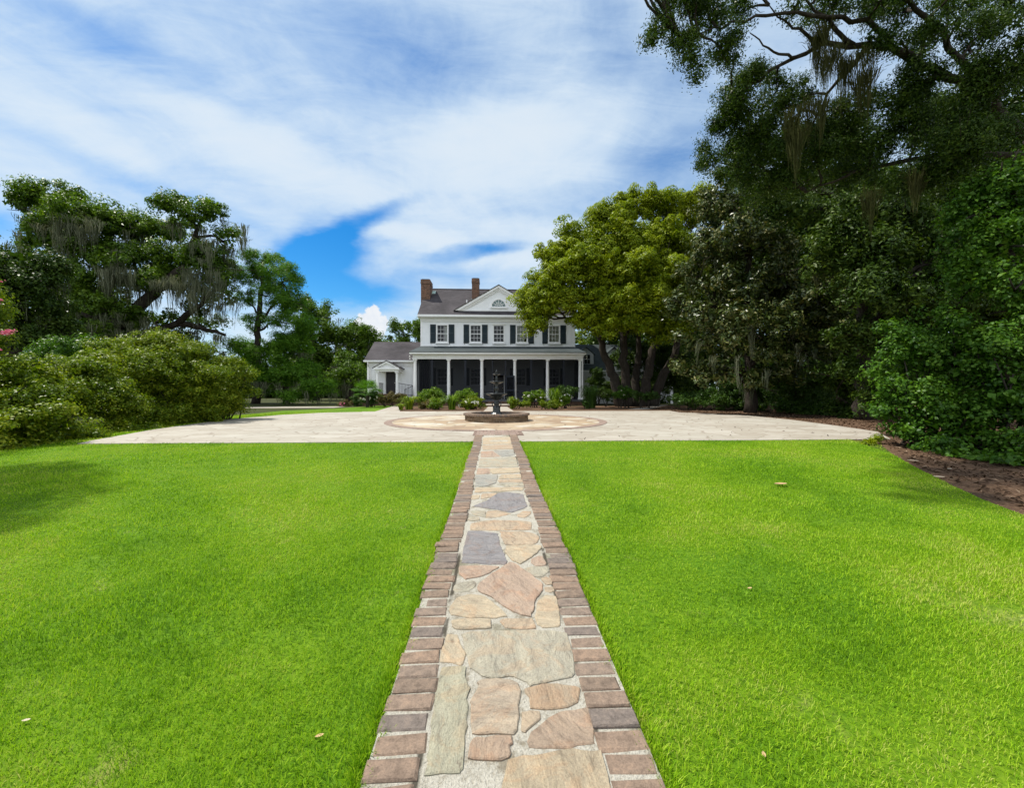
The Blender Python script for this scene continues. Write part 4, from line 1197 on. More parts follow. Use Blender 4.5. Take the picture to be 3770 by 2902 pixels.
# ---- left wing
wx0, wx1, wy0 = -10.86, -6.61, 36.0
dX0, dX1 = -9.32, -8.44
mb = MB(); wall_holes(mb, wx0, wx1, 0, 3.72, wy0, wy0+.2, [(dX0, dX1, .95, 2.88)])
mb.box(wx0, wx0+.2, wy0+.201, 41.4, 0, 3.72)
mb.prismx([(wy0+.02, 3.72), (41.4, 3.72), (38.7, 5.6)], wx0, wx0+.2)
mb.build('wing_wall', M_wall, house)
mb = MB(); mb.slab([(-11.05, 35.62, 3.86), (-6.6, 35.62, 3.86), (-6.6, 38.7, 5.76), (-11.05, 38.7, 5.76)], .08)
mb.slab([(-6.6, 41.8, 3.86), (-11.05, 41.8, 3.86), (-11.05, 38.701, 5.76), (-6.6, 38.701, 5.76)], .08); mb.build('wing_roof', M_roof, house)
mb = MB(); mb.box(-11.08, -6.62, 35.50, 35.62, 3.70, 3.83); mb.box(-11.0, -6.62, 35.621, 35.99, 3.66, 3.76); mb.box(wx0-.02, -6.62, 35.92, 35.996, 3.35, 3.655); mb.box(wx0-.02, wx0+.3, 35.93, 35.997, .0, 3.349)
mb.build('wing_cornice', M_trim, house)
mb = MB(); mb.tube([(-10.72, 35.85, .1), (-10.72, 35.85, 3.3), (-10.72, 35.6, 3.5), (-10.72, 35.56, 3.72)], .055, 8); mb.build('downpipe', M_trim, house)
mb = MB(); mb.box(dX0+.03, dX1-.03, wy0+.06, wy0+.11, .96, 2.86); mb.box(dX0+.12, dX1-.12, wy0+.045, wy0+.059, 1.8, 2.7); mb.box(dX0+.12, dX1-.12, wy0+.045, wy0+.059, 1.1, 1.65)
wd = mb.build('wing_door', M_door, house)
mb = MB(); mb.lathe([(.0, 1.86), (.035, 1.87), (.045, 1.90), (.03, 1.94), (.0, 1.95)], dX1-.1, wy0+.01, 10); mb.build('handle', M_metal, wd)
mb = MB(); mb.box(dX0-.08, dX0, wy0-.03, wy0-.002, .95, 2.88); mb.box(dX1, dX1+.08, wy0-.03, wy0-.002, .95, 2.88); mb.box(dX0-.08, dX1+.08, wy0-.03, wy0-.002, 2.88, 2.97); mb.build('door_casing', M_trim, wd)
# portico
for x in (-9.64, -8.05):
    mb = MB(); mb.box(x-.15, x+.15, 34.55, 34.85, .93, 1.0)
    mb.lathe([(.14, 1.0), (.13, 1.05), (.125, 1.1), (.105, 2.65), (.125, 2.67), (.125, 2.72)], x, 34.7, 18); mb.box(x-.15, x+.15, 34.55, 34.85, 2.72, 2.82)
    mb.build('portico_column', M_trim, house)
mb = MB(); mb.box(-9.80, -7.90, 34.5, 35.99, 2.83, 3.0); mb.box(-9.92, -7.78, 34.36, 35.99, 3.001, 3.13)
pcx2 = -8.85
mb.prism([(-9.75, 3.131), (-7.95, 3.131), (pcx2, 3.52)], 34.6, 34.7)
for s in (-1, 1):
    pr = [(pcx2+s*1.07, 3.131), (pcx2, 3.68), (pcx2, 3.53), (pcx2+s*.76, 3.131)]
    mb.prism(pr if s > 0 else pr[::-1], 34.38, 34.599)
mb.build('portico_entablature', M_trim, house)
mb = MB()
for s in (-1, 1):
    q = [(pcx2+s*1.15, 34.33, 3.12), (pcx2+s*1.15, 36.0, 3.12), (pcx2, 36.0, 3.74), (pcx2, 34.33, 3.74)]
    mb.slab(q if s > 0 else q[::-1], .05)
mb.build('portico_roof', M_roof, house)
mb = MB(); mb.box(-9.85, -7.8, 34.45, 35.99, 0, .92); mb.box(-7.799, -6.9, 34.9, 35.99, 0, .6); mb.box(-9.9, -7.75, 34.4, 35.985, .921, .95)
mb.build('brick_stoop', M_brick, house)
rail = empty('railing', (-8.3, 34.7, .95)); tag(rail, 'black iron railing beside the small side door of the white house', 'railing')
for a, b, r_ in [((-9.52, 34.72, 1.86), (-9.52, 35.95, 1.86), .022), ((-9.52, 34.72, 1.02), (-9.52, 35.95, 1.02), .018), ((-9.52, 34.72, 1.86), (-9.34, 34.72, 1.86), .022),
                 ((-7.95, 34.72, 1.86), (-6.75, 34.72, 1.66), .022), ((-7.95, 34.72, 1.02), (-6.75, 34.72, .82), .018), ((-7.2, 33.6, 1.32), (-6.65, 34.1, 1.62), .024), ((-7.2, 33.6, .5), (-6.65, 34.1, .8), .02)]:
    mb = MB(); mb.tube([a, b], r_, 6); mb.build('handrail', M_iron, rail)
def bal(*a):
    mb = MB(); mb.box(*a); mb.build('baluster', M_iron, rail)
for i in range(11):
    f = i/10; bal(-7.95+1.2*f-.011, -7.95+1.2*f+.011, 34.71, 34.73, 1.02-.2*f-.05, 1.85-.2*f)
for i in range(7):
    f = i/6; bal(-7.2+.55*f-.011, -7.2+.55*f+.011, 33.6+.5*f-.01, 33.6+.5*f+.01, .5+.3*f-.3, 1.31+.3*f)
for i in range(8): bal(-9.53, -9.51, 34.75+.16*i, 34.77+.16*i, .96, 1.85)
mb = MB(); mb.box(-11.2, -7.35, 33.9, 34.15, 0, .55); mb.box(-11.22, -7.33, 33.88, 34.17, .551, .62)
tag(mb.build('garden_wall', M_brick, None, (-9.3, 34, 0)), 'low brown brick wall below the side entrance', 'wall')

# ---- right annex with dormers
ax0, ax1, ay0 = 7.62, 17.0, 38.3
mb = MB(); mb.box(ax0, ax1, ay0, ay0+.2, 0, 3.05); mb.box(ax1-.2, ax1, ay0+.201, 45, 0, 3.05); mb.prismx([(ay0, 3.051), (45, 3.051), (41.8, 5.8)], ax1-.2, ax1); mb.build('annex_wall', M_wall, house)
mb = MB(); mb.slab([(ax0-.1, 37.9, 3.15), (ax1+.2, 37.9, 3.15), (ax1+.2, 41.8, 5.95), (ax0-.1, 41.8, 5.95)], .1)
mb.slab([(ax1+.2, 45.6, 3.15), (ax0-.1, 45.6, 3.15), (ax0-.1, 41.801, 5.95), (ax1+.2, 41.801, 5.95)], .1); mb.build('annex_roof', M_proof, house)
mb = MB(); mb.box(ax0, ax1+.2, 37.80, 37.92, 3.0, 3.12); mb.build('annex_gutter', M_trim, house)
for x in (8.75, 11.45):
    yd = 38.75
    mb = MB(); mb.box(x-.72, x+.72, yd+.1, 41.0, 3.7, 4.75)
    for i in range(7): mb.box(x-.74, x-.721, yd+.1, 40.5, 3.72+.15*i, 3.84+.15*i)
    mb.prism([(x-.72, 4.751), (x+.72, 4.751), (x, 5.32)], yd+.1, 41.0)
    dm = mb.build('dormer', M_sidings, house)
    mb = MB()
    for s in (-1, 1):
        q = [(x+s*.88, yd-.08, 4.66), (x+s*.88, 41.4, 4.66), (x, 41.6, 5.42), (x, yd-.08, 5.42)]
        mb.slab(q if s > 0 else q[::-1], .05)
    mb.build('dormer_roof', M_proof, dm)
    mb = MB(); mb.box(x-.74, x-.42, yd, yd+.099, 3.62, 4.75); mb.box(x+.42, x+.74, yd, yd+.099, 3.62, 4.75); mb.box(x-.42, x+.42, yd, yd+.099, 3.62, 3.78); mb.box(x-.42, x+.42, yd, yd+.099, 4.65, 4.75); mb.box(x-.42, x+.42, yd+.02, yd+.08, 4.19, 4.24)
    for k in (-.14, .14): mb.box(x+k-.012, x+k+.012, yd+.03, yd+.07, 3.78, 4.65)
    mb.build('dormer_window', M_sidings, dm)
    mb = MB(); mb.add([(x-.42, yd+.085, 3.78), (x+.42, yd+.085, 3.78), (x+.42, yd+.085, 4.65), (x-.42, yd+.085, 4.65)], [(0, 1, 2, 3)]); mb.build('dormer_pane', plain('dormer_glass', (.015, .016, .016), .1, .5, .2, 2, 0), dm)

# ================================================================== FOUNTAIN
fx, fy = FC
fo = empty('fountain', (fx, fy, .03)); tag(fo, 'black three-tiered iron fountain in a round brick basin on the plaza', 'fountain')
RB = 1.31
rng = np.random.default_rng(5)
mb = MB()
prof = [(RB-.012, .03), (RB-.012, .26), (RB-.22, .26), (RB-.22, .06)]
n = 72
vs = [(fx+r*math.cos(2*math.pi*i/n), fy+r*math.sin(2*math.pi*i/n), z) for r, z in prof for i in range(n)]
fs = [(j*n+i, j*n+(i+1) % n, (j+1)*n+(i+1) % n, (j+1)*n+i) for j in range(3) for i in range(n)]
basin = mesh_np('basin', np.array(vs), fs, M_mortar, fo)
V, F = [], []
def arc_brick(V, F, r0, r1, a0, a1, z0, z1, seg=2, ch=.005):
    k = len(V); m = seg+1
    for (ri, ro, z, da) in ((r0, r1, z0, 0), (r0, r1, z1-ch, 0), (r0+ch, r1-ch, z1, ch/r1)):
        for i in range(m):
            a = (a0+da)+(a1-a0-2*da)*i/seg; V.append((fx+ro*math.cos(a), fy+ro*math.sin(a), z))
        for i in range(m-1, -1, -1):
            a = (a0+da)+(a1-a0-2*da)*i/seg; V.append((fx+ri*math.cos(a), fy+ri*math.sin(a), z))
    q = 2*m
    for L_ in (0, q):
        for i in range(q): F.append((k+L_+i, k+L_+(i+1) % q, k+L_+q+(i+1) % q, k+L_+q+i))
    F.append(tuple(k+2*q+i for i in range(q)))
for c_ in range(3):
    m = 38
    for i in range(m):
        a0 = 2*math.pi*(i+.5*(c_ % 2))/m
        arc_brick(V, F, RB-.1, RB+rng.normal()*.003, a0+.004, a0+2*math.pi/m-.004, .032+.074*c_, .032+.074*c_+.066)
M_basin = material('basin_brick', lambda t, b: (t.put(b.inputs['Base Color'], t.mix(.7, t.ramp(t.island(), [(0, (.11, .078, .048)), (.5, (.185, .128, .078)), (1, (.26, .19, .12))]), t.ramp(t.noise(t.obj(), 18, 5, .7).outputs[0], [(.3, (.6, .6, .6)), (.7, (1.3, 1.25, 1.2))]), 'MULTIPLY'))), .85, .2)
mesh_np('basin_course', np.array(V), F, M_basin, basin)
V, F = [], []
m = 84
for i in range(m):
    a0 = 2*math.pi*i/m; arc_brick(V, F, RB-.26, RB+.065+rng.normal()*.003, a0+.005, a0+2*math.pi/m-.005, .262, .345+rng.normal()*.002, 1, .008)
mesh_np('coping', np.array(V), F, M_paver, basin)
n = 64
mesh_np('water', np.array([(fx+(RB-.225)*math.cos(2*math.pi*i/n), fy+(RB-.225)*math.sin(2*math.pi*i/n), .285) for i in range(n)]), [tuple(range(n))], M_water, fo)
zb = .26
def Z(h): return zb+h
def lathe_part(name, prof, n=32, wob=None):
    mb = MB(); mb.lathe([(r, Z(h)) for r, h in prof], fx, fy, n, wob); return mb.build(name, M_bronze, fo, smooth=True)
flut = lambda a, z: .045*math.cos(8*a)
ped_ = lathe_part('pedestal', [(.0, 0), (.25, .0), (.25, .03), (.235, .05), (.20, .08), (.165, .12), (.15, .17), (.145, .24), (.15, .30), (.135, .33), (.10, .36), (.095, .42), (.115, .45), (.125, .49), (.10, .54), (.075, .58), (.072, .62), (.09, .66), (.13, .70), (.14, .72)], 32, flut)
lathe_part('bowl', [(.0, .70), (.12, .705), (.20, .74), (.26, .79), (.36, .835), (.43, .86), (.445, .885), (.43, .90), (.40, .895), (.3, .855), (.0, .83)], 48, lambda a, z: .018*math.cos(20*a))
lathe_part('stem', [(.0, .83), (.10, .84), (.075, .90), (.055, .95), (.06, 1.03), (.085, 1.08), (.085, 1.13), (.055, 1.18), (.06, 1.24), (.10, 1.29)], 24, flut)
lathe_part('bowl', [(.0, 1.285), (.10, 1.29), (.17, 1.32), (.25, 1.35), (.285, 1.365), (.292, 1.385), (.28, 1.395), (.2, 1.37), (.0, 1.35)], 40, lambda a, z: .018*math.cos(16*a))
lathe_part('stem', [(.0, 1.35), (.07, 1.36), (.05, 1.41), (.04, 1.46), (.055, 1.51), (.055, 1.55), (.035, 1.59), (.06, 1.64)], 20, flut)
lathe_part('bowl', [(.0, 1.635), (.06, 1.64), (.10, 1.66), (.155, 1.682), (.168, 1.692), (.168, 1.705), (.155, 1.71), (.1, 1.69), (.0, 1.68)], 32)
lathe_part('finial', [(.0, 1.68), (.035, 1.69), (.02, 1.73), (.03, 1.76), (.045, 1.79), (.04, 1.82), (.015, 1.85), (.008, 1.89), (.0, 1.90)], 16)
mesh_np('bowl_water', np.array([(fx+.40*math.cos(2*math.pi*i/32), fy+.40*math.sin(2*math.pi*i/32), Z(.889)) for i in range(32)]), [tuple(range(32))], M_water, fo)  # water disc added to reflect the sky as a bright bowl rim
for i in range(4):      # scrolled handles round the pedestal
    a = math.pi*i/2; e = np.array([math.cos(a), math.sin(a), 0])
    pts = [np.array([fx, fy, Z(h)])+e*r for r, h in [(.11, .50), (.16, .52), (.185, .47), (.175, .40), (.14, .35), (.145, .31)]]
    mb = MB(); mb.tube(pts, [.016, .022, .024, .022, .018, .014], 8); mb.build('scroll', M_bronze, ped_, smooth=True)
for i in range(8):      # leaf brackets below the lowest bowl
    a = math.pi*i/4+.2; e = np.array([math.cos(a), math.sin(a), 0])
    pts = [np.array([fx, fy, Z(h)])+e*r for r, h in [(.09, .62), (.13, .66), (.20, .70), (.26, .76), (.27, .79)]]
    mb = MB(); mb.tube(pts, [.012, .02, .024, .018, .01], 6); mb.build('bracket', M_bronze, ped_, smooth=True)

# ================================================================== TREES
rg = np.random.default_rng(21)

# ---- big live oak on the left, hung with moss
LO = [(70,440,39,50,42),(120,425,38,60,34),(170,462,37,70,45),(235,490,38,70,42),(300,490,39,60,38),(350,500,40,45,36),(400,465,37,62,40),(445,455,38,34,28),
      (485,512,38,30,34,.7),(455,560,38,50,48),(385,555,38,60,40),(330,560,40,70,40),(255,565,37,70,40),(190,545,38,60,42),(110,520,38,60,50),(60,520,39,34,50,.6),
      (100,600,38,60,48),(470,620,38,38,50),(420,640,40,48,36,.7),(310,610,41,60,30,.8),(240,625,42,50,34,.6),(150,650,40,60,50),(345,690,43,70,26,.7),(440,700,42,60,22,.5),(60,670,40,60,50),(240,690,40,60,60,1.2),(170,700,40,60,60,1.2),(300,750,41,80,50,1),(380,750,42,70,40,1),(160,770,39,80,60,1.2),(100,730,40,60,50,1.2),(195,650,36.5,50,40),(265,668,36.5,44,34),(180,595,36.5,50,36),(330,600,37,50,34),(420,560,37,44,34),(220,720,36,40,30)]
lob = lobesD(LO)
b0 = DP(225, 838, 38); b0[2] = 0
T_ = lambda *q: [DP(*p) for p in q]
limbs = [([b0, DP(222, 760, 38), DP(212, 700, 38)], 1.05, .75),
         ([DP(212, 705, 38), DP(185, 640, 38), DP(160, 570, 38), DP(120, 480, 38)], .62, .16),
         ([DP(218, 715, 38), DP(270, 680, 37.5), DP(330, 625, 37.5), DP(395, 570, 37.5), DP(420, 490, 37.5)], .66, .15),
         ([DP(212, 700, 38), DP(225, 640, 39), DP(240, 560, 39), DP(235, 500, 39)], .5, .14),
         ([DP(230, 735, 38), DP(300, 715, 39), DP(380, 690, 39.5), DP(430, 700, 40), DP(480, 715, 40)], .45, .12),
         ([DP(380, 690, 39.5), DP(430, 650, 39), DP(470, 600, 38.5)], .3, .1),
         ([DP(185, 640, 38), DP(110, 620, 38.5), DP(70, 560, 38.5)], .34, .1)]
ms = moss_under(lob, 6, rg)
for (x, y, k) in [(255, 575, 12), (240, 590, 8), (150, 480, 5), (130, 475, 5), (175, 475, 5), (105, 490, 3), (400, 600, 6), (425, 575, 6), (340, 600, 7), (440, 520, 4), (470, 655, 5), (290, 705, 5), (230, 690, 4), (500, 505, 3), (60, 520, 4), (330, 700, 4), (380, 610, 5), (455, 610, 6)]:
    c = DP(x, y, 35.2)
    for i in range(k): ms.append(c+rg.normal(size=3)*np.array([.7, .3, .5]))
make_tree('live_oak', 'huge live oak draped in grey moss rising above the round hedge at the left', b0, lob, M_oakleaf, .22, .12, 1.7, 101, limbs, clump=.62,
          moss=ms, flat=.8, twig_r=.10, mossw=.032, mossn=34, mosslen=(.8, 3.4), mspread=.30, perclump=70, lump=4, core=1.2)

# ---- dark oak at the far left edge
LE = [(-20,560,25,70,50),(50,560,24,60,42),(100,590,25,38,40),(20,620,24,80,50),(85,650,25,50,50),(-50,640,26,80,80),(40,700,25,80,50),(110,700,26,40,40,.7)]
lob = lobesD(LE)
b0 = DP(20, 880, 25); b0[2] = 0
make_tree('dark_oak', 'dense dark oak at the left edge of the photo behind pink flowers', b0, lob, M_darkleaf, .17, .09, 2.6, 102,
          [([b0, DP(20, 760, 25), DP(30, 640, 25)], .35, .12), ([DP(20, 760, 25), DP(90, 680, 25)], .18, .06)], clump=.45,
          moss=moss_under(lob, 2.2, rg), flat=.8, mossw=.025, lump=4, core=1.2)

# ---- crepe myrtle with pink blossom
LC = [(-40,650,11.5,40,50),(-25,730,11,36,40),(-50,790,11,40,60),(-330,560,9.3,150,90)]
lob = lobesD(LC)
lob += [(-11.6, 8.2, 8.1, 1.0, 1.0, .7, 1.0), (-10.7, 7.3, 8.3, .9, .9, .6, 1.0), (-12.1, 8.9, 8.0, .8, .8, .6, 1.0), (-11.3, 6.9, 8.4, .9, .9, .6, 1.0), (-10.4, 6.4, 8.6, .8, .8, .6, 1.0), (-14.0, 8.4, 6.8, 1.2, 1.1, .9, 1.0)]  # unseen lobes added beyond the left edge of view to shade the lawn
b0 = DP(-50, 950, 11); b0[2] = gz(11)
cm_ = make_tree('crepe_myrtle', 'crepe myrtle with pink blossom sprays at the very left edge', b0, lob, M_hedge, .07, .035, 2.2, 103,
          [([b0, DP(-45, 800, 11), DP(-35, 680, 11)], .07, .03), ([b0, DP(-160, 700, 10.4), np.array([-14.2, 8.6, 6.2]), np.array([-12.2, 6.2, 7.9])], .10, .03)], clump=.3, cat='flowering tree', flat=.8)
Pb = []
for (x, y, n_) in [(12, 710, 44), (22, 706, 26), (-2, 640, 26), (-6, 598, 14), (-6, 748, 14)]:
    c = DP(x, y, 10.7)
    Pb.append(c+rg.normal(size=(n_, 3))*np.array([.06, .06, .03]))
Pb = np.vstack(Pb)
V, F = leaf_quads(Pb, rg.normal(size=Pb.shape)+np.array([0, -.6, .6]), .055, .045, rg)
mesh_np('blossom', V, F, M_blossomP, cm_)

# ---- pine with open crown, and the drooping cypress boughs below it
LP = [(563,560,40,50,26),(530,590,41,44,26),(598,592,39,44,26),(622,640,39,42,24),(585,635,39,46,26,.8),(520,640,41,30,22,.6),(560,690,40,44,22,.6),(625,690,39,50,28)]
lob = lobesD(LP)
b0 = DP(545, 858, 40); b0[2] = 0
make_tree('pine', 'tall open-crowned pine standing between the mossy oak and the house', b0, lob, M_pine, .30, .045, 2.4, 104,
          [([b0, DP(546, 780, 40), DP(550, 690, 40), DP(556, 620, 40), DP(562, 555, 40)], .42, .10), ([DP(550, 690, 40), DP(585, 650, 39.5), DP(615, 635, 39)], .12, .05), ([DP(552, 670, 40), DP(525, 640, 41)], .1, .04)],
          clump=.55, flat=.8, twig_r=.07, lump=5, core=.5, perclump=80)
LQ = [(640,740,40,44,34),(600,745,39,50,30),(560,760,39,50,36),(520,745,41,44,30,.8),(585,800,38,60,32),(645,800,38,50,34),(690,830,37,44,22),(630,845,37,50,16),(540,815,39,50,34),(500,800,41,50,40,.7)]
lob = lobesD(LQ)
b0 = DP(610, 862, 40.5); b0[2] = 0
make_tree('cypress', 'dark green tree with low drooping mossy boughs beneath the tall pine', b0, lob, M_pine, .26, .055, 2.0, 105,
          [([b0, DP(610, 780, 40.5), DP(610, 730, 40)], .32, .12), ([DP(610, 800, 40.5), DP(660, 800, 39)], .14, .05), ([DP(610, 800, 40.5), DP(550, 790, 40)], .14, .05)],
          clump=.55, flat=.7, moss=moss_under(lob, 5, rg), mossw=.04, mossn=22, mosslen=(.8, 2.2), mspread=.3, lump=4, core=1.2)

# ---- oaks further back, left of the house
def back_oak(name, label, lst, seed, mat=M_oakleaf, L=.26, Wd=.14, moss=5.0, group='background trees left of the house', cover=1.7):
    lob = lobesD(lst)
    cx_ = sum(q[0] for q in lst)/len(lst); Y = sum(q[2] for q in lst)/len(lst)
    b0 = DP(cx_, 845, Y); b0[2] = 0
    top = min(lst, key=lambda q: q[1])
    return make_tree(name, label, b0, lob, mat, L, Wd, cover, seed, [([b0, DP(cx_+4, 780, Y), DP((cx_+top[0])/2, top[1]+20, Y)], .45, .15)], clump=.65, flat=.85, group=group,
                     moss=moss_under(lob, moss, rg) if moss else None, mossw=.045, mossn=22, mspread=.32, mosslen=(1, 3), twig_r=.09, lump=4, core=1.2)
back_oak('live_oak', 'mossy oak just right of the tall pine, its crown the highest of the background row', [(655,665,52,40,30),(690,672,53,36,24),(660,720,52,50,36),(705,720,52,44,36),(690,775,51,50,34),(650,790,52,44,36)], 111)
back_oak('live_oak', 'rounded mossy oak in the middle of the row beyond the grass verge', [(735,712,54,36,24),(760,715,54,34,24),(745,755,53,50,34),(720,800,52,36,34),(760,800,52,44,30)], 112)
back_oak('live_oak', 'low mossy oak beside the left gable of the side wing', [(785,730,55,34,28),(805,745,55,36,30),(790,790,54,40,34),(815,800,55,40,40)], 113)
back_oak('small_oak', 'lighter green small tree with long moss skirts in front of the background oaks', [(735,775,45,26,22),(755,800,44,40,22),(725,810,45,36,20),(770,815,45,30,16)], 114, moss=6, L=.2, Wd=.11)
back_oak('live_oak', 'treetop showing above the side wing, left of the main house', [(858,700,62,26,20),(845,735,62,30,24,.8),(890,715,62,26,22),(872,745,61,40,18)], 115, moss=1.0, group='trees behind the house')
back_oak('live_oak', 'treetop touching the corner of the main house below its gutter', [(893,690,66,16,14),(905,720,66,30,40)], 116, moss=1.0, group='trees behind the house')
back_oak('small_oak', 'bright little treetop seen in the gap right of the house wall', [(1243,735,60,20,16),(1230,720,60,18,14),(1255,715,60,20,14,.6)], 117, moss=0, group='trees behind the house', mat=M_hedge)

# ---- the far woods that close the view
def woods(name, spec, seed, mat, L=.55, Wd=.34, cover=2.2):
    rng = np.random.default_rng(seed)
    lob = lobesD(spec)
    P_, N2, S2 = crown_cloud(lob, L, Wd, cover*1.5, rng, 1.2, .5, .75, .5, .2, 50, 3.0)
    P_[:, 2] = np.maximum(P_[:, 2], .1)
    V, F = leaf_quads(P_, N2, L, Wd, rng, sz=S2)
    tag(mesh_np(name, V, F, mat), 'dark far wood closing the view behind the trees', 'woods', kind='stuff')
spec = []
for x in range(-160, 860, 48):
    top = 745 if x < 460 else (790 if x < 640 else 740)
    if 380 < x < 560: top = 755
    spec += [(x+rg.uniform(-12, 12), (top+858)/2, 72+rg.uniform(-5, 5), 46, (858-top)/2+8), (x+20, 838, 66, 40, 22)]
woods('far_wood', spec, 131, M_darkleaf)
spec = []
for x in range(1400, 3100, 55):
    for y in (835, 790, 745, 660, 570, 480, 400):
        if y < 760 and x < 1470: continue
        if y < 560 and x < 1560: continue
        if y < 450 and x < 1640: continue
        spec.append((x+rg.uniform(-18, 18), y+rg.uniform(-15, 15), 44+rg.uniform(-5, 5), 48, 52, .75 if y < 600 else 1.0))
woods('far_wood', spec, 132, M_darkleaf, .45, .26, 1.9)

spec = []
for x in range(1275, 1470, 36):
    for y in (835, 790, 745, 705): spec.append((x+rg.uniform(-10, 10)+(20 if y < 730 else 0), y, 56+rg.uniform(-3, 3), 34, 32))
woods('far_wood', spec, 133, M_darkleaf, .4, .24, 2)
# ---- camphor tree at the right of the house
LCm = [(1300,702,28.8,40,24),(1365,708,28.6,42,20),(1432,705,29,46,30),(1252,692,29.5,32,20),(1136,650,30,40,40),(1150,690,29.6,28,16),(1205,610,29.6,50,46),(1185,560,31,36,36),(1262,560,30,60,50),(1300,655,29,50,40),(1370,650,28.6,56,40),(1440,600,29.5,60,50),(1230,695,30,26,16),(1330,690,29.5,50,24),(1400,690,29.5,50,26),(1138,655,30,36,34),(1165,610,30.5,46,36),(1128,680,29.6,22,18),(1190,640,30,40,34),(1232,650,29.5,36,34),(1225,600,30,52,42),(1218,545,31,44,40),(1255,505,31.5,56,44),
       (1305,470,32,52,40),(1360,455,32.5,52,36),(1415,448,33,52,36),(1465,450,33.5,48,36),(1500,430,34,26,24),(1310,530,30.5,60,46),(1375,520,30.5,60,46),(1440,520,31,52,46),
       (1290,590,29.5,56,44),(1350,590,29,60,44),(1415,590,29.5,60,44),(1280,640,29.5,44,30),(1335,645,29,50,30),(1395,640,29.5,46,28),(1445,640,30,40,36),(1165,672,29.6,28,18),(1245,685,31,20,18,.8),
       (1320,560,35,80,60,.7),(1420,540,36,80,70,.7),(1400,640,34,60,40,.6),(1290,690,33,34,24,.6),(1360,690,34,50,20,.5),(1430,700,33,40,30,.6),(1290,600,37,40,50),(1350,620,37.5,50,50),(1420,620,37.5,50,60),(1460,560,37,60,60),(1380,560,38,60,60)]
LCm = [(x+rg.uniform(-7, 7), y+rg.uniform(-9, 9), *r_) for (x, y, *r_) in LCm]
lob = lobesD(LCm)
b0 = DP(1350, 868, 32); b0[2] = 0
def cp(x, y, Y=32): return DP(x, y, Y)
limbs = [([cp(1325, 868), cp(1312, 815), cp(1292, 765), cp(1278, 715), cp(1262, 650, 31)], .46, .14),
         ([cp(1340, 868), cp(1335, 810), cp(1330, 740), cp(1332, 680), cp(1320, 590, 31)], .44, .14),
         ([cp(1372, 868), cp(1378, 810), cp(1390, 750), cp(1402, 690), cp(1410, 600, 31.5)], .44, .14),
         ([cp(1392, 868), cp(1408, 815), cp(1435, 765), cp(1452, 700), cp(1450, 620, 32)], .42, .13),
         ([cp(1355, 868, 32.5), cp(1356, 800, 32.8), cp(1362, 740, 33), cp(1365, 660, 33.5)], .40, .13),
         ([cp(1332, 720), cp(1350, 695), cp(1362, 665)], .12, .06),
         ([cp(1278, 715), cp(1225, 690, 31), cp(1180, 655, 30.2)], .13, .05)]
make_tree('camphor_tree', 'broad yellow-green camphor tree with many stems overhanging the right of the house', b0, lob, M_camphor, .15, .085, 2.3, 141, limbs, clump=.40, flat=.9, up=.4, perclump=85, twig_r=.05, inner=.25, puff=True, lump=7, core=1.4)

# ---- magnolia
LM = [(1500,455,23,36,44),(1545,430,22,44,44),(1600,440,22,56,50),(1520,530,22,48,46),(1580,520,21,60,50),(1650,520,21,66,56),(1470,580,22.5,40,40),(1530,610,21.5,56,44),(1600,610,20.5,66,50),(1680,600,20.5,66,56),
      (1455,655,22,34,36),(1510,680,21,56,40),(1580,690,20,66,44),(1650,690,20,66,50),(1730,660,20,66,60),(1480,730,21.5,46,26),(1560,745,20.5,56,28),(1640,760,20,60,34),(1720,740,20,60,44),(1790,700,19.5,50,50),(1690,800,20.5,54,26),(1775,640,20,60,50),(1540,800,21,60,26),(1620,815,20.5,60,26),(1470,790,22,40,26,.8),(1560,560,23.5,80,80,1),(1640,650,23,90,80,1),(1560,700,23.5,70,70,1)]
lob = lobesD(LM)
b0 = DP(1600, 890, 22.5); b0[2] = 0
ms = moss_under(lob, .5, rg)
for (x, y) in [(1602, 700), (1602, 715), (1598, 690), (1570, 760), (1525, 760), (1700, 740), (1712, 760), (1640, 790), (1490, 730)]:
    for k in range(2): ms.append(DP(x, y, 19.3)+rg.normal(size=3)*.07)
make_tree('magnolia', 'tall dark magnolia with glossy bronze-backed leaves right of the bright camphor tree', b0, lob, M_magnolia, .19, .075, 1.9, 142,
          [([b0, DP(1600, 780, 22.5), DP(1595, 640, 22), DP(1590, 480, 22)], .34, .08), ([DP(1600, 740, 22.5), DP(1680, 650, 21)], .14, .05), ([DP(1598, 720, 22.5), DP(1520, 640, 22)], .14, .05)],
          clump=.36, flat=.95, up=.35, perclump=34, lump=3, core=1.4, moss=ms, mossw=.022, mosslen=(.7, 1.9), mossn=12, mspread=.09)
# flowers of the magnolia
Pb = []
for (x, y) in [(1553, 445), (1572, 448), (1612, 610), (1640, 622), (1500, 640), (1468, 650), (1700, 560)]:
    Pb.append(DP(x, y, 19.4)+rg.normal(size=(9, 3))*.06)
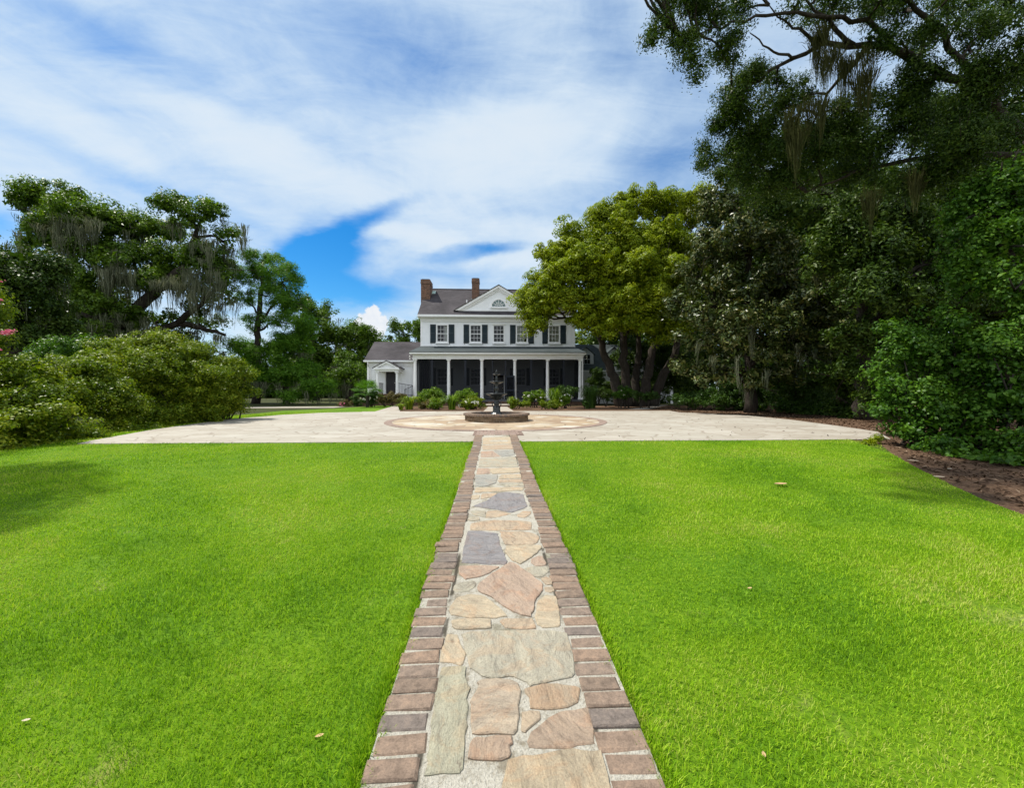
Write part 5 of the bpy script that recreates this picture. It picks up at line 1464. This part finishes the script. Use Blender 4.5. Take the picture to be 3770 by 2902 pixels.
# ---- second dark evergreen further along, shade side
LN = [(1760,560,16.5,70,60),(1830,520,16,70,70),(1900,560,15.5,80,70),(1850,620,15.5,80,60),(1930,640,15,70,60),(1780,470,17,70,60),(1860,430,16.5,80,70),(1940,470,16,80,70),(1700,450,17.5,60,60),(1620,390,18,50,50),(1560,370,18.5,44,50),(1840,710,16,66,44),(1890,740,15.8,50,44),(1790,800,18,60,46),(1850,800,17.5,60,46),(1990,560,16,80,80),(2060,520,17,90,90),(2050,640,15,90,80)]
lob = lobesD(LN)
b0 = DP(1840, 925, 17); b0[2] = 0
make_tree('evergreen_oak', 'shaded dark evergreen rising behind the near shrubbery at the right', b0, lob, M_darkleaf, .155, .065, 1.9, 143,
          [([b0, DP(1840, 760, 17), DP(1830, 560, 16.5), DP(1800, 430, 17)], .3, .09), ([DP(1838, 720, 17), DP(1920, 600, 16)], .14, .05)], clump=.42, flat=.95, lump=3, core=1.5, up=.35, moss=moss_under(lob, .6, rg), moss_mat=M_mossdark, mossw=.025, mosslen=(.5, 1.4), mspread=.12, perclump=55)

LN2 = [(1650,420,25,90,80),(1740,500,25,90,90),(1850,420,24,110,110),(1760,620,24,90,90),(1880,560,23,110,110),(1900,700,23,110,90),(1780,730,24,90,80),(1660,560,25,90,90),(1980,460,22,110,110),(2000,620,22,110,110),(1720,330,24,80,60),(1820,300,23,90,70),(1600,330,25,60,60)]
lob = lobesD(LN2)
b0 = DP(1800, 880, 24); b0[2] = 0
make_tree('evergreen_oak', 'tall black-green tree filling the wood behind the glossy magnolia and the near oak', b0, lob, M_darkleaf, .20, .09, 1.8, 146,
          [([b0, DP(1800, 720, 24), DP(1790, 540, 24), DP(1780, 400, 24)], .35, .10)], clump=.6, flat=.95, lump=3, core=1.6, up=.35, perclump=60)
LN3 = [(2080,420,18,110,110),(2180,360,17,120,110),(2120,560,17.5,120,120),(2220,520,17,120,120),(2060,300,18,100,90),(2180,230,17,110,90),(2120,700,17,120,110),(2230,680,16.5,120,110),(2000,240,18.5,90,80),(2280,420,16.5,120,120)]
lob = lobesD(LN3)
b0 = DP(2150, 910, 17); b0[2] = 0
make_tree('evergreen_oak', 'dark tree behind the vine-covered one at the right edge', b0, lob, M_darkleaf, .14, .065, 1.8, 147,
          [([b0, DP(2150, 720, 17), DP(2150, 480, 17)], .3, .10)], clump=.5, flat=.95, lump=3, core=1.5, up=.35, perclump=60)

# ---- near live oak whose boughs overhang the lawn
LK0 = [(1425,40,10,42,50),(1450,95,10,44,44),(1470,130,10,34,38,.8),(1500,40,10.5,56,50),(1530,95,10.5,44,44,.8),(1560,130,10.8,34,44,.8),(1570,30,11,44,40,.55),(1480,-30,10,80,60),(1420,-40,10.5,60,50),(1580,-50,11,80,60,.7),
      (1545,225,12,40,50),(1560,290,12.5,52,46),(1525,335,12.8,34,44),(1590,340,12.5,60,56),(1620,250,12,56,50),(1660,310,12,64,56),(1700,210,12,44,44,.7),(1740,300,12,64,60),(1700,390,12.5,66,56),(1620,420,13,56,48),(1780,380,12.5,66,60),
      (1820,250,11.5,56,56),(1870,320,11.5,66,66),(1900,210,11,60,56),(1960,280,11,66,66),(1990,170,10.5,60,50),(2050,230,10,66,66),(2120,170,9.5,66,60),(2130,280,9.5,70,70),(2060,350,10,70,70),(1960,390,11,70,66),
      (1680,20,10.5,40,26,0.59),(1760,-20,10.5,80,40,1.02),(1900,-10,10,90,36,1.02),(2030,50,9.5,60,30,0.85),(2130,60,9,70,44,.8),(2190,120,9,60,60),(2060,-30,9.5,90,50,.6),(1850,90,10.5,44,30,0.68),(1930,110,10.2,44,30,0.85)]
LK0 += [(1760,25,11.4,50,30),(1850,25,11.2,50,36),(1940,35,11,50,40),(2050,10,10.8,60,40),(2150,30,10.4,60,50),(1990,100,11,50,40),(2090,110,10.6,50,40),(1600,170,11.5,44,44),(1650,235,11.8,50,50),(1565,195,11.3,40,36,.8),(1725,340,12,60,50),(1640,180,12,40,40,.8)]
LK = [(x+rg.uniform(-16, 16), y+rg.uniform(-16, 16), *r_) for (x, y, *r_) in LK0]
lob = lobesD(LK)
lob += [(.75, 9.6, 12.9, .9, .9, .5, 1.0), (.1, 9.0, 12.8, .9, .9, .5, 1.0), (1.3, 10.2, 13.0, .9, .9, .5, 1.0), (-.4, 8.5, 12.8, .8, .8, .5, .9), (-.9, 7.8, 12.7, .7, .7, .5, .7), (2.4, 9.4, 12.8, 1.1, 1.0, .6, 1.0), (1.5, 8.6, 12.8, 1.0, .9, .6, 1.0), (3.6, 9.6, 12.6, 1.1, 1.0, .6, 1.0)]  # unseen lobes added above the view to shade the lawn's right side
b0 = DP(2520, 940, 10.5); b0[2] = gz(10)
def kp(x, y, Y): return DP(x, y, Y)
limbs = [([b0, kp(2480, 700, 10.5), kp(2400, 430, 10.5), kp(2200, 290, 10.5)], .42, .20),
         ([kp(2200, 290, 10.5), kp(2050, 170, 10.5), kp(1900, 100, 10.8), kp(1760, 90, 11), kp(1640, 150, 11.2), kp(1560, 220, 11.8)], .13, .02),
         ([kp(1960, 130, 10.7), kp(1850, 40, 10.5), kp(1700, 25, 10.5), kp(1560, 45, 10.5), kp(1450, 80, 10.1)], .075, .012),
         ([kp(2090, 200, 10.5), kp(1980, 40, 10.2), kp(1880, -60, 10)], .09, .03),
         ([kp(2180, 330, 10.5), kp(2000, 330, 11), kp(1850, 360, 11.8), kp(1720, 410, 12.3)], .09, .02),
         ([kp(1850, 100, 10.9), kp(1780, 180, 11.4), kp(1720, 290, 12)], .07, .02),
         ([kp(1760, 90, 11), kp(1690, 60, 10.8), kp(1640, 10, 10.6)], .05, .012),
         ([kp(1820, 95, 10.9), kp(1750, 30, 10.6), kp(1690, -30, 10.5)], .06, .015),
         ([kp(1700, 120, 11), kp(1650, 110, 10.9), kp(1600, 70, 10.7)], .04, .012)]
ms = []
for (x, y, k, s) in [(1755, 70, 10, .14), (1765, 110, 10, .16), (1820, 130, 9, .2), (1830, 170, 8, .2), (1690, 240, 6, .08), (1700, 280, 5, .06), (1745, 220, 5, .1), (1860, 400, 4, .1), (1950, 380, 4, .1)]:
    for i in range((k+1)//2): ms.append(DP(x, y, 10.6)+rg.normal(size=3)*s*.9)
nk = make_tree('live_oak', 'near live oak whose dark boughs hang over the lawn from the upper right', b0, lob, M_darkleaf, .075, .028, 2.0, 144, limbs, clump=.26, flat=1.0, up=.2, perclump=34, lump=2, core=.8, twig_r=.024,
               moss=ms, moss_mat=M_mossdark, mossw=.012, mosslen=(.6, 1.7), mossn=80, mspread=.15, inner=.5)

# ---- vine-covered tree at the far right edge
LV = [(2090,420,9.5,60,70),(2150,380,9,60,70),(2060,500,9.6,60,60),(2130,520,9,70,70),(2090,600,9.2,70,60),(2170,620,8.6,60,70),(2040,600,9.8,50,60),(2220,450,8.8,80,110),(2230,650,8.6,80,100)]
lob = lobesD(LV)
b0 = DP(2230, 985, 9.2); b0[2] = gz(9)
make_tree('vine_covered_tree', 'vine-covered tree with dull green leaves at the far right edge', b0, lob, M_vine, .085, .055, 1.7, 145,
          [([b0, DP(2200, 700, 9.2), DP(2130, 450, 9.2)], .14, .05)], clump=.28, flat=.9, perclump=45, lump=3)

# ---- understorey under the right-hand trees
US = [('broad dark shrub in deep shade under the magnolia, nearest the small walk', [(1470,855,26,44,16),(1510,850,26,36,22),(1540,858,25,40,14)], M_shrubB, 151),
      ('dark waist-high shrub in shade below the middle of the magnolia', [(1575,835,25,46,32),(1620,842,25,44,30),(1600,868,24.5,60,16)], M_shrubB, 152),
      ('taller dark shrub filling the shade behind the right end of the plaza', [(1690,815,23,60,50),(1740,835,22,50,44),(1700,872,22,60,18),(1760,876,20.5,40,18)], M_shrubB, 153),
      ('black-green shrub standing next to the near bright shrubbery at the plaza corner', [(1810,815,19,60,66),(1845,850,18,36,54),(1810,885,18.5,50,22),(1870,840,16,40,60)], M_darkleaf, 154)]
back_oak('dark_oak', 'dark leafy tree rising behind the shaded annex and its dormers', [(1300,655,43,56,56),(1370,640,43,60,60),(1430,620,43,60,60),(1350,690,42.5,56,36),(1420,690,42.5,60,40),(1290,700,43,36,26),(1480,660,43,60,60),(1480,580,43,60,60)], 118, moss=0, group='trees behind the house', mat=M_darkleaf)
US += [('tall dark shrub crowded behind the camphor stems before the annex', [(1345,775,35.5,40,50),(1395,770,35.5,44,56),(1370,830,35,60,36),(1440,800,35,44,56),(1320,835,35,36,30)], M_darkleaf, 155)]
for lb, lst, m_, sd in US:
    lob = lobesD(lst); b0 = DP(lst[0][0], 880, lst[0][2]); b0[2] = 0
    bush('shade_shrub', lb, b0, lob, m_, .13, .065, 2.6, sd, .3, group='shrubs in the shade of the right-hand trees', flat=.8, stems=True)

# ---- near shrubbery, right
LR = [(1930,740,9.6,60,60),(1990,770,9.4,70,70),(1905,800,9.8,46,60),(1950,850,9.2,70,66),(1915,890,9.4,50,50),(2030,700,9.4,60,50),(2060,800,9,76,90),(2010,900,8.8,76,60),(2080,900,8.5,76,70),(1960,930,9,50,40,.8),
      (2120,740,8.6,66,80),(2150,850,8.2,70,90),(2150,950,8.0,70,50),(2220,760,8.2,70,110),(2230,910,8,80,90),(2030,965,8.2,50,40),(2095,985,7.6,60,40),(2165,990,7.1,70,50),(2240,980,6.9,70,60),(1985,955,8.7,40,34)]
lob = lobesD(LR)
b0 = DP(2060, 985, 9); b0[2] = gz(9)
bush('shrub', 'large leafy shrub filling the right edge beside the mulch', b0, lob, M_vine, .082, .054, 1.7, 161, .23, flat=.8, perclump=55, droop=.35, core=1.0)
lob = lobesD([(1868,938,9.6,14,7),(1855,945,9.4,10,5)])
b0 = DP(1866, 950, 9.6); b0[2] = gz(9.6)
bush('fern', 'small pale fern at the plaza corner below the right shrub', b0, lob, M_camphor, .10, .02, 2.5, 162, .08, cat='fern', stems=False)

# ---- hedge shrubs along the left edge of the plaza
H = [('tallest rounded hedge shrub on the left, its top catching the sun', (-13.6, 17.2), [(300,752,17,66,44),(250,770,17.5,56,50),(360,760,17,66,50),(310,810,16.4,76,56),(240,850,16.5,60,50),(390,810,16.6,70,56)], 171),
     ('hedge shrub at the right end of the left hedge, nearest the house', (-12.2, 18.6), [(440,800,18.2,60,46),(490,805,18.4,46,40),(450,850,17.8,64,44),(390,860,17,60,46),(500,840,18.5,34,36),(420,885,17.2,50,24),(470,875,18,40,24),(350,895,16.2,50,26)], 172),
     ('spreading hedge shrub in the middle of the left hedge', (-14, 13), [(170,790,14,64,36),(110,795,13.5,60,34),(200,850,13.6,64,50),(130,860,13,66,56),(260,890,14.5,60,46),(330,890,15.5,60,40),(220,925,13.4,60,28),(300,915,14.4,50,26),(150,935,12.4,60,30)], 173),
     ('nearest hedge shrub at the left edge of the lawn', (-12.6, 10), [(30,820,10.8,60,50),(-40,830,10.5,70,60),(60,880,10.4,66,56),(0,900,10,70,60),(130,915,11.2,60,40),(-60,910,9.6,70,60),(40,950,10,60,30),(100,945,11,50,26),(-30,960,9.4,60,34)], 174)]
for lb, (x, y), lst, sd in H:
    lob = lobesD(lst, 1.0)
    bush('hedge_shrub', lb, (x, y, gz(y)), lob, M_hedge, .08, .04, 2.1, sd, .24, group='shrubs of the left hedge', flat=.7, perclump=50, up=.55, droop=0, lump=5)
lob = lobesD([(150,745,21,60,22),(100,752,21,40,20),(200,748,21,40,20)], 1)
bush('shrub', 'green shrub top peeping over the left hedge below the big oak', (-21.5, 21, 0), lob, M_vine, .13, .07, 2.4, 175, .35)

# ---- planting in front of the house;   places given in photo pixels of the full frame
def Fp(x, y, Y): return atY(x, y, Y)
def flob(lst, depth=.9):
    out = []
    for (x, y, Y, rx, ry) in lst:
        c = Fp(x, y, Y); s = Y/FX; out.append((c[0], c[1], c[2], rx*s, rx*s*depth, ry*s, 1.0))
    return out
def cx1(x): return 1330+.4121*x
def cy1(y): return 980+.4121*y
def fbush(name, label, lst, mat, sd, L=.09, Wd=.045, cover=2.8, grp='planting bed in front of the porch', **kw):
    l2 = [(cx1(x), cy1(y), Y, rx*.4121, ry*.4121) for (x, y, Y, rx, ry) in lst]
    lob = flob(l2)
    b0 = (lob[0][0], lob[0][1], 0.0)
    return bush(name, label, b0, lob, mat, L, Wd, cover, sd, kw.pop('clump', .16), group=grp, **kw)
fbush('round_shrub', 'big rounded green shrub in front of the left porch column', [(600,1165,30.5,110,80),(540,1200,30,70,70),(670,1190,30,70,70)], M_shrubA, 201)
fbush('shrub', 'low reddish-tipped shrub below the big rounded shrub left of the steps', [(620,1240,28,80,45),(560,1245,28,60,40)], M_shrubC, 202)
fbush('shrub', 'small leafy bush at the plaza edge left of the fountain, middle of the left bed', [(680,1235,27,65,50),(640,1250,26.6,50,35)], M_shrubA, 203)
fbush('round_shrub', 'rounded green shrub between the second and third porch columns', [(930,1150,31,90,55),(960,1175,30.5,70,50),(880,1180,30.5,60,45)], M_shrubA, 204)
fbush('shrub', 'yellow-green azalea bush just left of the porch steps', [(980,1225,27.5,85,55),(1050,1230,27.5,60,45),(930,1245,27,60,40)], M_hedge, 205, blossoms=5)
fbush('shrub', 'low loose bush right of the porch steps', [(1360,1230,28,50,38),(1440,1235,28,60,36)], M_hedge, 206)
fbush('rose_bush', 'tall bush dotted with white blooms behind the fountain on its right', [(1550,1155,30.5,90,52),(1500,1185,30,60,50),(1600,1190,30,60,50)], M_shrubA, 207, blossoms=16, bsize=.075)
fbush('shrub', 'small light green bush at the bed edge right of the steps', [(1625,1240,27.2,36,36)], M_hedge, 208)
fbush('shrub', 'light green lobed bush at the bed edge before the right porch column', [(1745,1235,27,65,36),(1700,1245,27,40,30)], M_hedge, 209)
fbush('rose_bush', 'white flowering bush between the two strappy grass clumps', [(1830,1190,28.5,60,55),(1800,1220,28.5,50,40)], M_shrubA, 210, blossoms=12, bsize=.075)
fbush('round_shrub', 'dark green rounded shrub behind the fifth porch column', [(1850,1120,32,110,52)], M_shrubB, 211)
fbush('shrub', 'small bush at the right end of the front bed', [(2005,1235,27.5,46,46)], M_shrubB, 212)
fbush('conifer', 'dark feathery evergreen bush in front of the shaded annex', [(2110,960,34,80,60),(2090,1040,34,90,60),(2120,1110,34,90,60)], M_darkleaf, 213, grp='dark shrubs by the annex')
fbush('shrub', 'glossy green shrub at the foot of the many-stemmed camphor tree', [(2340,1130,28.5,80,60),(2290,1150,28.5,60,50),(2390,1150,28.5,60,50)], M_vine, 214, grp='dark shrubs by the annex', blossoms=3)
fbush('shrub', 'dark low shrub right of the glossy one by the camphor stems', [(2500,1160,28,90,46),(2600,1165,28,80,46)], M_shrubB, 215, grp='dark shrubs by the annex')
fbush('shrub', 'dark shrub in shade beyond the spiky clump', [(2180,1150,31,70,70)], M_darkleaf, 216, grp='dark shrubs by the annex')
# left side
fbush('shrub', 'bronze-leaved shrub against the brick wall below the side door', [(260,1190,32.6,90,52),(340,1195,32.6,70,46),(190,1195,32.6,60,50)], M_shrubC, 221, grp='shrubs by the side wing')
fbush('shrub', 'mixed green and pink shrub under the palmetto', [(110,1180,31.5,50,66),(60,1200,31.5,60,52)], M_shrubB, 222, grp='shrubs by the side wing', blossoms=6)
fbush('shrub', 'pinkish-brown low shrub left of the palmetto at the grass verge', [(-130,1240,33,60,36),(-170,1250,33,50,28)], M_shrubC, 223, grp='shrubs by the side wing', blossoms=10, bmat=M_blossomP, bsize=.08)
fbush('shrub', 'dark shrub between the palmetto and the pinkish shrub', [(-30,1215,33,70,50)], M_shrubB, 224, grp='shrubs by the side wing')

# strappy clumps (daylilies and spiky grasses)
def strap_clump(name, label, x, y, Y, rad, hgt, n, wid, mat, sd, cat='plant', arch=.9, grp=None):
    rng = np.random.default_rng(sd)
    c = Fp(x, y, Y); c[2] = 0
    Vs, Fs = [], []
    for i in range(n):
        a = rng.uniform(0, 2*math.pi); e = np.array([math.cos(a), math.sin(a), 0]); sdv = np.array([-e[1], e[0], 0])
        b = c+e*rng.uniform(0, rad*.35)+np.array([0, 0, 0]); hh = hgt*rng.uniform(.6, 1.1); rr = rad*rng.uniform(.4, 1.1)
        k = len(Vs)
        for j in range(6):
            f = j/5
            p = b+e*rr*f**1.6+np.array([0, 0, hh*(math.sin(f*math.pi*.5*(1+.55*arch)))])
            w = wid*(1-f)**.6*.5+.002
            Vs += [p-sdv*w, p+sdv*w]
        for j in range(5): q = k+2*j; Fs.append((q, q+1, q+3, q+2))
    o = mesh_np(name, np.array(Vs), np.array(Fs), mat, None, c)
    return tag(o, label, cat, grp)
bed = 'planting bed in front of the porch'
strap_clump('daylily', 'arching daylily clump at the left end of the front bed', cx1(430), cy1(1285), 27.5, .75, .85, 150, .045, M_hedge, 301, grp=bed)
strap_clump('daylily', 'low daylily tuft beside the left walk, at the bed corner', cx1(355), cy1(1290), 26.5, .42, .42, 80, .04, M_hedge, 302, grp=bed)
strap_clump('daylily', 'strappy clump between the small leafy bush and the azalea left of the steps', cx1(810), cy1(1285), 27, .7, .95, 140, .045, M_shrubA, 303, grp=bed)
strap_clump('ornamental_grass', 'tall strappy clump in front of the fifth porch column', cx1(1730), cy1(1265), 28.8, .75, 1.35, 220, .035, M_shrubA, 304, grp=bed)
strap_clump('ornamental_grass', 'spiky dark clump at the right end of the front bed', cx1(2050), cy1(1265), 29, 1.0, 1.55, 240, .04, M_shrubB, 305, grp=bed)
strap_clump('daylily', 'thin strappy tuft right beside the porch steps', cx1(1345), cy1(1270), 28, .4, .8, 90, .03, M_hedge, 306, grp=bed)
# palmetto
pr = np.random.default_rng(77)
pc = Fp(cx1(55), cy1(1245), 31); pc[2] = 0
pal = empty('palmetto', pc); tag(pal, 'small fan-leaved palmetto beside the left wing', 'palm')
mb = MB(); mb.tube([pc, pc+np.array([.02, 0, .5]), pc+np.array([.0, 0, 1.05])], [.13, .12, .10], 8, .1); mb.build('trunk', M_bark, pal)
Vs, Fs = [], []
for i in range(34):
    a = pr.uniform(0, 2*math.pi); el = pr.uniform(-.15, 1.25)
    e = np.array([math.cos(a)*math.cos(el), math.sin(a)*math.cos(el), math.sin(el)])
    s0 = pc+np.array([0, 0, 1.05]); st_ = s0+e*pr.uniform(.5, .85)
    side = np.cross(e, [0, 0, 1.]); side /= np.linalg.norm(side); nn = np.cross(side, e)
    k = len(Vs); Vs += [s0-side*.008, s0+side*.008, st_+side*.008, st_-side*.008]; Fs.append((k, k+1, k+2, k+3))
    for j in range(17):
        an = (j-8)/8*1.25
        dv = e*math.cos(an)+side*math.sin(an)-np.array([0, 0, .16])*abs(math.sin(an)); dv /= np.linalg.norm(dv)
        tip = st_+dv*pr.uniform(.55, .72)-np.array([0, 0, .10]); w = np.cross(dv, nn)*.018
        k = len(Vs); m_ = st_+dv*.34
        Vs += [st_-w*.3, m_-w, tip, m_+w]; Fs.append((k, k+1, k+2, k+3))
mesh_np('fan_leaf', np.array(Vs), np.array(Fs), M_pine, pal)

rl = np.random.default_rng(91)
px_, py_ = rl.uniform(6, 26, 60000), rl.uniform(2.5, 31, 60000)
er = np.where(py_ < YB, edge_x(py_)+.1, np.interp(py_, [p[1] for p in PR], [p[0] for p in PR])+.15)
ok = (px_ > er) & ((py_ < 25) | (px_ > 8)) & (rl.random(60000) < np.where(py_ < 12, 1, .7)); px_, py_ = px_[ok], py_[ok]
pz_ = np.array([gz(q) for q in py_])
Pl = np.stack([px_, py_, pz_+.02], 1)
pq = np.stack([rl.uniform(2, 11, 50), YB+.1+13*rl.random(50)**1.5, np.full(50, .045)], 1); pq = pq[(pq[:, 0] < np.interp(pq[:, 1], [p[1] for p in PR], [p[0] for p in PR])) & (np.hypot(pq[:, 0]-FC[0], pq[:, 1]-FC[1]) > 1.5)]
Pl = np.vstack([Pl, pq])
V, F = leaf_quads(Pl, rl.normal(size=Pl.shape)*.35+np.array([0, 0, 1]), .085, .03, rl)
M_litter = leafmat('litter_leaf', [(.03, .018, .011), (.065, .038, .024), (.12, .075, .048), (.24, .17, .115)], .05, .8, .1, .8, None, .75)
tag(mesh_np('leaf_litter', V, F, M_litter), 'brown leaf litter over the shaded mulch', 'leaf litter', kind='stuff')
# ---- fallen leaves on the lawn and mulch
M_dead = plain('dry_leaf', (.42, .28, .14), .7, .3, .15, 20, .1)
M_dead2 = plain('bleached_leaf', (.46, .38, .28), .7, .3, .12, 20, .1)
for (x, y, ln, an, m_, lb) in [(2874, 1793, .20, .1, M_dead, 'single curled tan leaf lying on the right half of the lawn'),
                        (3457, 1766, .16, -.2, M_dead2, 'pale dry leaf on the mulch at the lawn edge'),
                        (3362, 1705, .17, -.9, M_dead2, 'pale narrow leaf on the mulch nearest the plaza corner'),
                        (3496, 1735, .11, .3, M_dead2, 'small pale leaf on the mulch below the right shrub'),
                        (1176, 2730, .035, .4, M_dead, 'tiny orange leaf in the grass left of the brick edging'),
                        (96, 2672, .032, .2, M_dead2, 'small whitish leaf in the near left grass'),
                        (2760, 2178, .04, .3, M_dead, 'tiny tan leaf in the middle of the right lawn'),
                        (2812, 2800, .03, 1.2, M_dead, 'small dry leaf in the near right grass')]:
    c = ong(x, y); L_ = ln; n_ = 9; vs_, fs_ = [], []
    e = np.array([math.cos(an), math.sin(an), 0]); s_ = np.array([-e[1], e[0], 0])
    for j in range(n_):
        f = j/(n_-1); w = .24*L_*math.sin(math.pi*min(1, f*.96+.02))**.8
        z = (.034 if L_ > .1 else .022)+.3*L_*(f-.5)**2
        for (u, dz_) in ((-1, .35*w), (0, 0), (1, .35*w)): vs_.append(c+e*(f-.5)*L_+s_*w*u+np.array([0, 0, z+dz_]))
    for j in range(n_-1):
        for q in (0, 1): a_ = 3*j+q; fs_.append((a_, a_+1, a_+4, a_+3))
    tag(mesh_np('fallen_leaf', np.array(vs_), fs_, m_, None, c, True), lb, 'leaf', 'fallen leaves')

print('FACES', sum(len(o.data.polygons) for o in COL.objects if o.type == 'MESH'))
